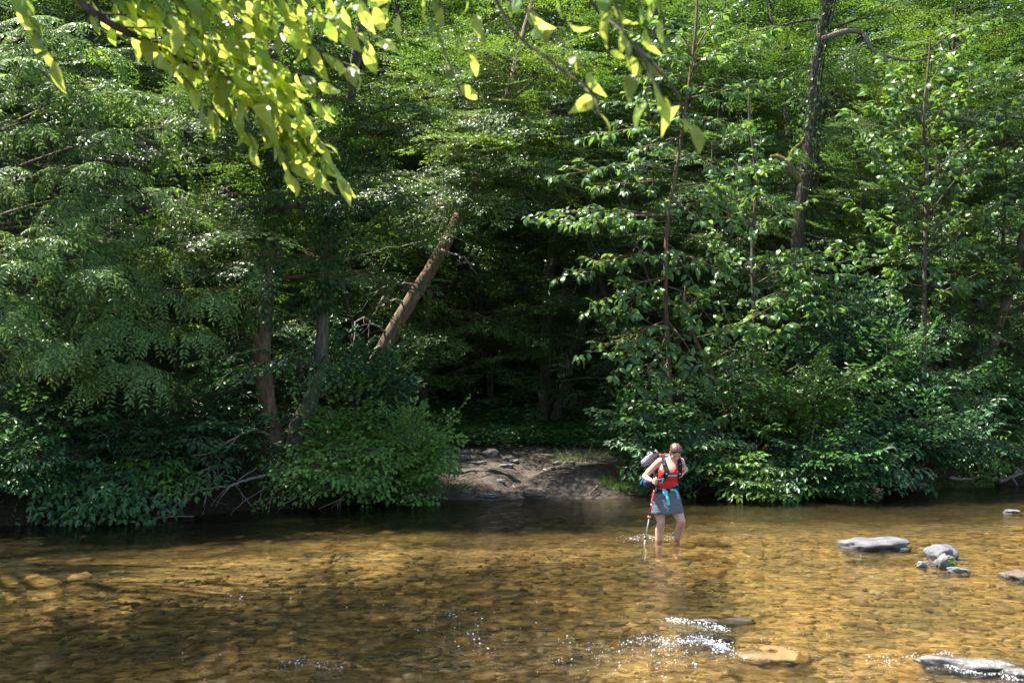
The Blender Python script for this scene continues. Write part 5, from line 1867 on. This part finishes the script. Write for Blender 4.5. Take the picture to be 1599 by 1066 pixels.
# legs
chain('leg', [L3(-0.085, 0.50, 0.0), L3(-0.108, 0.39, 0.02), L3(-0.088, 0.25, 0.045), L3(-0.102, 0.13, 0.0), L3(-0.112, -0.06, -0.01), L3(-0.115, -0.25, -0.02)], [0.095, 0.077, 0.053, 0.058, 0.046, 0.034])
chain('leg', [L3(-0.115, -0.27, -0.035), L3(-0.118, -0.305, 0.04), L3(-0.12, -0.315, 0.12)], [0.038, 0.034, 0.026])
bmesh.ops.create_icosphere(bmB, subdivisions=3, radius=0.046, matrix=Matrix.Translation(L3(-0.085, 0.255, 0.058)))
chain('leg', [L3(0.07, 0.51, 0.0), L3(0.130, 0.40, 0.035), L3(0.182, 0.275, 0.085), L3(0.165, 0.14, -0.015), L3(0.150, -0.03, -0.11), L3(0.145, -0.21, -0.19)], [0.097, 0.08, 0.055, 0.056, 0.045, 0.034])
chain('leg', [L3(0.145, -0.225, -0.2), L3(0.148, -0.28, -0.13), L3(0.15, -0.31, -0.06)], [0.038, 0.034, 0.026])
bmesh.ops.create_icosphere(bmB, subdivisions=3, radius=0.048, matrix=Matrix.Translation(L3(0.188, 0.282, 0.098)))

me = bpy.data.meshes.new('body_cage')
bmB.to_mesh(me)
bmB.free()
tmp = bpy.data.objects.new('body', me)
COL.objects.link(tmp)
md = tmp.modifiers.new('remesh', 'REMESH')
md.mode = 'VOXEL'
md.voxel_size = 0.0055
md.use_smooth_shade = True
ms = tmp.modifiers.new('smooth', 'SMOOTH')
ms.factor = 0.5
ms.iterations = 3
dg = bpy.context.evaluated_depsgraph_get()
body_me = bpy.data.meshes.new_from_object(tmp.evaluated_get(dg))
bpy.data.objects.remove(tmp)
body_me.materials.clear()
nv = len(body_me.vertices)
BV = np.zeros(nv * 3, dtype=np.float32)
body_me.vertices.foreach_get('co', BV)
BV = BV.reshape(-1, 3).astype(float)
BN = np.zeros(nv * 3, dtype=np.float32)
body_me.vertices.foreach_get('normal', BN)
BN = BN.reshape(-1, 3).astype(float)
BF = np.array([p.vertices[:] for p in body_me.polygons])
best = np.full(nv, 1e9)
lab = np.zeros(nv, dtype=int)
TAGS = ['torso', 'neck', 'head', 'arm', 'hand', 'leg']
for (tg, a, b_, ra, rb) in PRIM:
    a, b_ = np.array(a), np.array(b_)
    ab = b_ - a
    t = np.clip(((BV - a) @ ab) / max(ab @ ab, 1e-9), 0, 1)
    dd = np.linalg.norm(BV - (a + t[:, None] * ab), axis=1) - (ra + (rb - ra) * t)
    m = dd < best
    best[m] = dd[m]
    lab[m] = TAGS.index(tg)
for p in body_me.polygons:
    p.use_smooth = True
link('body', body_me, M['skin'], hiker)
bvh = BVHTree.FromPolygons([Vector(v) for v in BV], [tuple(f) for f in BF])


def shell(name, mask, off, mat, parent):
    fm = mask[BF].all(axis=1)
    f = BF[fm]
    used = np.unique(f)
    mp = -np.ones(nv, dtype=int)
    mp[used] = np.arange(len(used))
    offv = off[used] if hasattr(off, '__len__') else off
    V = BV[used] + BN[used] * np.reshape(offv, (-1, 1))
    me_ = new_mesh(name, V, [mp[f]], True)
    o = link(name, me_, mat, parent)
    sd_ = o.modifiers.new('thick', 'SOLIDIFY')
    sd_.thickness = 0.003
    sd_.offset = 1
    return o


U_, V_, W_ = BV[:, 0], BV[:, 2], -BV[:, 1]
cu_ = np.interp(V_, [t[0] for t in TOR], [t[1] for t in TOR])
cw_ = np.interp(V_, [t[0] for t in TOR], [t[2] for t in TOR])
du = U_ - cu_
front = W_ > cw_
neckline = np.where(front, 0.945 + 0.165 * np.clip(np.abs(du) / 0.085, 0, 1) ** 2.2, 1.03 + 0.085 * np.clip(np.abs(du) / 0.09, 0, 1) ** 2)
inner = np.abs(du) < np.where(V_ > 0.97, 0.112, 0.3)
dSR = np.linalg.norm(BV - np.array(SR), axis=1)
dSL = np.linalg.norm(BV - np.array(SLh), axis=1)
armhole = (dSR > 0.072) & (dSL > 0.072)
isarm = np.isin(lab, [3, 4])
top_mask = (V_ > 0.60) & (V_ < neckline) & (V_ < 1.125) & inner & (~isarm | ((V_ < 1.125) & (np.abs(du) < 0.105) & (V_ > 1.0))) & (armhole | (np.abs(du) < 0.1)) & ~np.isin(lab, [2, 4])
fold = 0.006 + 0.004 * np.sin(V_ * 60 + 9 * du) * (V_ < 0.88) * (V_ > 0.66) + 0.012 * sstep(0.70, 0.62, V_)
shell('tank_top', top_mask, fold, M['red'], hiker)
# hair
rel = BV - np.array(HC)
hf, hu, hr = rel @ np.array(HF), rel @ np.array(HU), rel @ np.array(HR)
hair_mask = (np.isin(lab, [2, 1])) & (hu > -0.07) & ((hf < 0.005) | ((hu > 0.028 + 0.25 * np.maximum(hf - 0.02, 0)) & (hf < 0.068)) | (hu > 0.072)) & ~((np.abs(hr) > 0.068) & (hu < 0.026) & (hf > -0.035))
shell('hair', hair_mask, 0.007 + 0.0025 * np.sin(hr * 160), M['hair'], hiker)
bm = bmesh.new()
m4 = Matrix((HR * 0.04, HF * 0.04, HU * 0.036)).transposed().to_4x4()
m4.translation = HC - HF * 0.118 + HU * 0.0
bmesh.ops.create_icosphere(bm, subdivisions=3, radius=1.0, matrix=m4)
me = bpy.data.meshes.new('hair_knot')
bm.to_mesh(me); bm.free()
for p in me.polygons:
    p.use_smooth = True
link('hair_knot', me, M['hair'], hiker)


def small_ell(name, c, axes, mat, parent, sub=2):
    bm = bmesh.new()
    m = Matrix((HR * axes[0], HF * axes[1], HU * axes[2])).transposed().to_4x4()
    m.translation = c
    bmesh.ops.create_icosphere(bm, subdivisions=sub, radius=1.0, matrix=m)
    me_ = bpy.data.meshes.new(name)
    bm.to_mesh(me_); bm.free()
    for p_ in me_.polygons:
        p_.use_smooth = True
    return link(name, me_, mat, parent)


for s_ in (-1, 1):
    small_ell('eye', HC + HR * 0.031 * s_ + HU * 0.000 + HF * 0.079, (0.012, 0.006, 0.004), M['eye'], hiker)
    small_ell('eyebrow', HC + HR * 0.032 * s_ + HU * 0.019 + HF * 0.087, (0.017, 0.005, 0.003), M['hair'], hiker)
small_ell('lips', HC - HU * 0.063 + HF * 0.087, (0.018, 0.006, 0.006), M['lip'], hiker)

# skirt: flared tube with folds
V, F = [], []
KS, NS = 64, 14
for i in range(NS):
    t = i / (NS - 1)
    v = 0.69 - 0.315 * t
    for k in range(KS):
        a = 2 * math.pi * k / KS
        cu = -0.020 + 0.010 * t
        ax_ = 0.168 + 0.062 * t ** 0.8
        bx_ = 0.127 + 0.035 * t
        f = 1 + t * (0.03 * math.sin(5 * a + 0.7) + 0.018 * math.sin(11 * a + 2))
        dz = -0.02 * t * math.cos(a) * -1 + 0.004 * math.sin(6 * a) * t
        V.append(L3(cu + ax_ * f * math.cos(a), v + (0.012 * math.cos(a)) * t + 0.004 * math.sin(7 * a) * t, 0.008 + bx_ * f * math.sin(a) + 0.015 * t))
for i in range(NS - 1):
    for k in range(KS):
        F.append((i * KS + k, i * KS + (k + 1) % KS, (i + 1) * KS + (k + 1) % KS, (i + 1) * KS + k))
sk = link('skirt', new_mesh('skirt', np.array([v[:] for v in V]), [np.array(F)], True), M['skirt'], hiker)
sd_ = sk.modifiers.new('thick', 'SOLIDIFY')
sd_.thickness = 0.004


def snap(u, v, off=0.012, back=False):
    """point on the hiker's front (or back) at (u, v), off metres proud of her"""
    o_ = Vector((u, 1.0 if back else -1.0, v))
    hit = bvh.ray_cast(o_, Vector((0, -1.0 if back else 1.0, 0)))
    if hit[0] is None:
        cu, cw, a, b_ = torso_at(v)
        return L3(u, v, cw)
    return hit[0] + Vector((0, off if back else -off, 0))


def ribbon(name, pts, width, mat, parent, thick=0.006, nrm=None, per=5):
    """flat strap along points; nrm gives the outward direction at each point"""
    P = catmull([np.array(p) for p in pts], per)
    n = len(P)
    T = unit(np.gradient(P, axis=0))
    if nrm is None:
        nrm = [(0, -1, 0)] * len(pts)
    N = np.stack([np.interp(np.linspace(0, len(pts) - 1, n), np.arange(len(pts)), np.array(nrm)[:, k]) for k in range(3)], -1)
    S = unit(np.cross(T, unit(N)))
    N = unit(np.cross(S, T))
    w = np.broadcast_to(np.asarray(width if not hasattr(width, '__len__') else np.interp(np.linspace(0, 1, n), np.linspace(0, 1, len(width)), width), float), (n,))[:, None] / 2
    V = np.stack([P - S * w, P - S * w * 0.96 + N * thick, P + S * w * 0.96 + N * thick, P + S * w], 1).reshape(-1, 3)
    F = []
    for i in range(n - 1):
        for k in range(4):
            F.append((i * 4 + k, i * 4 + (k + 1) % 4, i * 4 + 4 + (k + 1) % 4, i * 4 + 4 + k))
    F.append((0, 3, 2, 1))
    e = (n - 1) * 4
    F.append((e, e + 1, e + 2, e + 3))
    return link(name, new_mesh(name, V, [np.array(F)], False), mat, parent)


def block(name, c, size, mat, parent, rot=None, bev=0.2, seg=3):
    bm = bmesh.new()
    bmesh.ops.create_cube(bm, size=1.0)
    for v_ in bm.verts:
        v_.co = Vector((v_.co.x * size[0], v_.co.y * size[1], v_.co.z * size[2]))
    bmesh.ops.bevel(bm, geom=bm.edges[:], offset=min(size) * bev, segments=seg, affect='EDGES', profile=0.6)
    if rot is not None:
        bmesh.ops.transform(bm, matrix=rot.to_4x4(), verts=bm.verts)
    bmesh.ops.translate(bm, vec=Vector(c), verts=bm.verts)
    me_ = bpy.data.meshes.new(name)
    bm.to_mesh(me_); bm.free()
    for p_ in me_.polygons:
        p_.use_smooth = True
    return link(name, me_, mat, parent)


# the backpack
pack = empty('backpack', (HX, HY, 0), 'dark hiking backpack with black shoulder straps and teal webbing on the hiker', 'backpack')
tilt = Matrix.Rotation(R(13), 3, 'X')
block('pack_body', L3(0.0, 0.87, -0.155), (0.30, 0.2, 0.52), M['packcloth'], pack, tilt, 0.3, 5)
block('pack_lid', L3(0.02, 1.09, -0.085), (0.28, 0.2, 0.09), M['packcloth'], pack, tilt, 0.4, 4)
ribbon('lid_trim', [L3(-0.1, 1.152, -0.02), L3(0.0, 1.165, -0.01), L3(0.09, 1.155, -0.02)], 0.018, M['redpole'], pack, 0.006, [(0, -1, 0.6)] * 3)
ribbon('lid_strap', [L3(-0.02, 1.148, 0.0), L3(0.05, 1.156, 0.005), L3(0.11, 1.146, -0.01)], 0.012, M['blue'], pack, 0.006, [(0, -1, 0.6)] * 3)
# shoulder straps follow the body
for sgn, us in ((-1, [(-0.052, 1.10), (-0.058, 1.06), (-0.046, 1.0), (-0.038, 0.94), (-0.05, 0.88), (-0.075, 0.835), (-0.1, 0.81)]), (1, [(0.142, 1.10), (0.150, 1.06), (0.148, 1.0), (0.146, 0.94), (0.140, 0.88), (0.140, 0.82), (0.135, 0.78)])):
    pts = [L3(us[0][0] + 0.01 * -sgn, 1.10, -0.06), L3(us[0][0], 1.145, 0.03)]
    nr = [(0, 0.6, 1), (0, 0.1, 1)]
    for (u, v) in us[1:]:
        p = snap(u, v, 0.014)
        pts.append(p)
        nr.append((0.35 * sgn, -1, 0.45 if v > 1.04 else 0.0))
    s_o = ribbon('shoulder_strap', pts, [0.05, 0.058, 0.06, 0.058, 0.055, 0.045, 0.03], M['black'], pack, 0.014, nr)
    # teal adjuster below and ladder loops above
    p0 = pts[-2]
    if sgn < 0:
        ribbon('adjuster_strap', [snap(-0.055, 0.865, 0.032), snap(-0.085, 0.845, 0.032), L3(-0.14, 0.825, 0.08), L3(-0.165, 0.81, 0.0)], 0.018, M['teal'], pack, 0.004)
        ribbon('loose_strap', [snap(-0.065, 0.85, 0.036), snap(-0.085, 0.815, 0.040), snap(-0.088, 0.785, 0.036)], 0.018, M['teal'], pack, 0.004)
    else:
        ribbon('adjuster_strap', [snap(0.140, 0.85, 0.03), snap(0.146, 0.80, 0.028), snap(0.142, 0.75, 0.028), snap(0.135, 0.70, 0.028)], 0.018, M['teal'], pack, 0.004)
    for (u, v) in [us[1], us[3]]:
        p = snap(u, v - 0.02, 0.030)
        block('strap_loop', p, (0.02, 0.006, 0.02), M['teal'], s_o, None, 0.2, 1)
ribbon('sternum_strap', [snap(-0.02, 0.895, 0.024), snap(0.02, 0.895, 0.016), snap(0.07, 0.895, 0.016), snap(0.125, 0.898, 0.024)], 0.02, M['teal'], pack, 0.005)
block('sternum_buckle', snap(0.118, 0.898, 0.032), (0.03, 0.012, 0.024), M['black'], pack, None, 0.2, 2)
# hip belt
for sgn in (-1, 1):
    pts, nr = [], []
    for a in np.linspace(0.25, 1.45, 7):
        t = a * math.pi / 2
        cu, cw, ax_, bx_ = torso_at(0.69)
        pts.append(L3(cu + sgn * (ax_ + 0.018) * math.cos(t - 0.35 if False else math.pi / 2 - t), 0.685 + 0.012 * (sgn > 0), cw - (bx_ + 0.016) * math.cos(t)) if False else L3(cu + sgn * (ax_ + 0.02) * math.sin(t), 0.685 + 0.02 * (sgn > 0), cw + (bx_ + 0.022) * math.cos(t)))
        nr.append((sgn * math.sin(t), -math.cos(t), 0))
    ribbon('hip_belt', pts, [0.05, 0.075, 0.085, 0.085], M['black'], pack, 0.016, nr)
bl = [L3(-0.13, 0.685, 0.0), None]
ribbon('belt_webbing', [snap(-0.118, 0.688, 0.034), snap(-0.07, 0.688, 0.026), snap(-0.02, 0.690, 0.024), snap(0.03, 0.695, 0.026), snap(0.08, 0.705, 0.03), snap(0.118, 0.725, 0.036)], 0.036, M['teal'], pack, 0.005)
block('belt_buckle', snap(-0.005, 0.692, 0.036), (0.058, 0.016, 0.044), M['black'], pack, None, 0.25, 2)
ribbon('webbing_tail', [snap(-0.03, 0.69, 0.046), snap(-0.028, 0.64, 0.05), L3(-0.018, 0.58, 0.185), L3(0.0, 0.50, 0.19)], [0.034, 0.034, 0.038, 0.04], M['teal'], pack, 0.004)
ribbon('webbing_tail', [snap(0.04, 0.70, 0.046), snap(0.09, 0.695, 0.055), L3(0.115, 0.66, 0.16), L3(0.128, 0.60, 0.165)], [0.03, 0.03, 0.026, 0.02], M['teal'], pack, 0.004)
block('strap_end', L3(0.13, 0.592, 0.168), (0.026, 0.012, 0.024), M['blue'], pack, None, 0.25, 2)
ribbon('webbing_loop', [snap(-0.07, 0.68, 0.04), snap(-0.062, 0.65, 0.046), L3(-0.055, 0.625, 0.16)], 0.024, M['teal'], pack, 0.004)
block('hip_pouch', L3(-0.185, 0.70, 0.07), (0.055, 0.12, 0.085), M['black'], pack, Matrix.Rotation(R(25), 3, 'Z'), 0.3, 3)
block('pouch_tab', L3(-0.168, 0.70, 0.142), (0.012, 0.006, 0.05), M['teal'], pack, None, 0.2, 1)

# stuff sack on the side of the pack with a blue loop
sack = empty('stuff_sack', (HX, HY, 0), 'navy stuff sack with a bright blue cord loop beside the hiker\'s hip', 'bag')
block('sack_body', L3(-0.225, 0.765, -0.08), (0.16, 0.13, 0.1), M['navy'], sack, Matrix.Rotation(R(-8), 3, 'Y'), 0.4, 4)
ribbon('cord_loop', [L3(-0.20, 0.835, -0.01), L3(-0.265, 0.842, 0.0), L3(-0.32, 0.82, 0.01), L3(-0.348, 0.785, 0.01), L3(-0.352, 0.76, 0.005)], 0.022, M['blue'], sack, 0.012)

# grey shoe tied on the pack
shoe = empty('strapped_shoe', (HX, HY, 0), 'grey mesh shoe tied to the top of the backpack behind her shoulder', 'shoe')
A, B = L3(-0.335, 1.035, -0.06), L3(-0.10, 1.165, -0.08)
axs = (B - A).normalized()
upv = Vector((0, -0.55, 0.84))
upv = (upv - axs * upv.dot(axs)).normalized()
sv = axs.cross(upv).normalized()
LEN = (B - A).length


def shoe_ring(t, lo, hi, wd):
    c = A + axs * (LEN * t)
    return [c + sv * (wd * math.cos(a)) + upv * ((lo + hi) / 2 + (hi - lo) / 2 * math.sin(a)) for a in np.linspace(0, 2 * math.pi, 16, endpoint=False)]


def loft(name, rings, mat, parent):
    k = len(rings[0])
    V = [p[:] for r_ in rings for p in r_]
    F = []
    for i in range(len(rings) - 1):
        for j in range(k):
            F.append((i * k + j, i * k + (j + 1) % k, (i + 1) * k + (j + 1) % k, (i + 1) * k + j))
    V += [tuple(sum((Vector(p) for p in rings[0]), Vector()) / k), tuple(sum((Vector(p) for p in rings[-1]), Vector()) / k)]
    F3 = [(len(V) - 2, (j + 1) % k, j) for j in range(k)] + [(len(V) - 1, (len(rings) - 1) * k + j, (len(rings) - 1) * k + (j + 1) % k) for j in range(k)]
    return link(name, new_mesh(name, np.array(V), [np.array(F3), np.array(F)], True), mat, parent)


loft('upper', [shoe_ring(t, -0.03, h, w_) for t, h, w_ in [(0.0, 0.0, 0.028), (0.06, 0.025, 0.042), (0.2, 0.036, 0.05), (0.4, 0.052, 0.048), (0.6, 0.068, 0.04), (0.75, 0.075, 0.036), (0.92, 0.07, 0.036), (1.0, 0.045, 0.03)]], M['shoe'], shoe)
loft('sole', [shoe_ring(t, -0.048, -0.022, w_) for t, w_ in [(-0.01, 0.025), (0.05, 0.045), (0.25, 0.054), (0.5, 0.045), (0.8, 0.04), (1.0, 0.034), (1.02, 0.02)]], M['sole'], shoe)
block('ankle_opening', A + axs * (LEN * 0.82) + upv * 0.066, (0.05, 0.04, 0.024), M['black'], shoe, None, 0.4, 3)
for t in (0.35, 0.43, 0.51, 0.59):
    c = A + axs * (LEN * t)
    ribbon('lace', [c + sv * 0.032 + upv * 0.046, c + upv * (0.056 + 0.03 * (t - 0.35) * 4 * 0.5), c - sv * 0.032 + upv * 0.046], 0.008, M['sole'], shoe, 0.004, [tuple(upv)] * 3)

# trekking pole
pole = empty('trekking_pole', (HX, HY, 0), 'trekking pole with cork grip, red upper shaft and silver lower shaft', 'pole')


def shaft(name, t0, t1, r0, r1, mat, parent=pole, sides=12):
    g_ = Geo()
    a, b_ = PT + PAX * t0, PT + PAX * t1
    g_.tube([a[:], ((a + b_) / 2)[:], b_[:]], [r0, (r0 + r1) / 2, r1], sides)
    return link(name, g_.mesh(name), mat, parent)


PL = (PB - PT).length
shaft('grip', 0.012, 0.14, 0.0165, 0.0145, M['cork'])
shaft('grip_cap', -0.014, 0.014, 0.021, 0.0195, M['black'])
shaft('lower_grip', 0.14, 0.20, 0.013, 0.011, M['black'])
shaft('upper_shaft', 0.20, 0.535, 0.0095, 0.0095, M['redpole'])
shaft('lock_lever', 0.40, 0.42, 0.013, 0.013, M['alu'])
shaft('collar', 0.525, 0.565, 0.0125, 0.0115, M['black'])
shaft('basket', 0.565, 0.582, 0.024, 0.027, M['basket'])
shaft('lower_shaft', 0.582, 0.86, 0.0082, 0.0075, M['alu'])
shaft('lower_collar', 0.86, 0.89, 0.0105, 0.0105, M['black'])
shaft('tip_shaft', 0.89, PL, 0.0075, 0.005, M['alu'])
w0 = PT + PAX * 0.03
ribbon('wrist_strap', [w0 + side * 0.012, w0 + side * 0.05 + Vector((0, -0.01, -0.01)), L3(-0.238, 0.815, 0.195), L3(-0.225, 0.79, 0.19), g0 + side * 0.02 + PAX * 0.03], 0.016, M['black'], pole, 0.004)

# sunglasses pushed up on her hair
sg = empty('sunglasses', (HX, HY, 0), 'dark sunglasses pushed up on the hiker\'s hair', 'sunglasses')
for s_ in (-1, 1):
    small_ell('lens', HC + HR * 0.036 * s_ + HU * 0.074 + HF * 0.062, (0.035, 0.016, 0.024), M['lens'], sg, 3)
    pA = HC + HR * 0.064 * s_ + HU * 0.068 + HF * 0.052
    g_ = Geo()
    g_.tube([pA[:], (HC + HR * 0.084 * s_ + HU * 0.05 + HF * 0.0)[:], (HC + HR * 0.085 * s_ + HU * 0.02 - HF * 0.04)[:]], 0.004, 6)
    link('temple_arm', g_.mesh('temple_arm'), M['lens'], sg)
g_ = Geo()
g_.tube([(HC + HR * -0.012 + HU * 0.075 + HF * 0.072)[:], (HC + HU * 0.078 + HF * 0.075)[:], (HC + HR * 0.012 + HU * 0.075 + HF * 0.072)[:]], 0.004, 6)
link('bridge', g_.mesh('bridge'), M['lens'], sg)
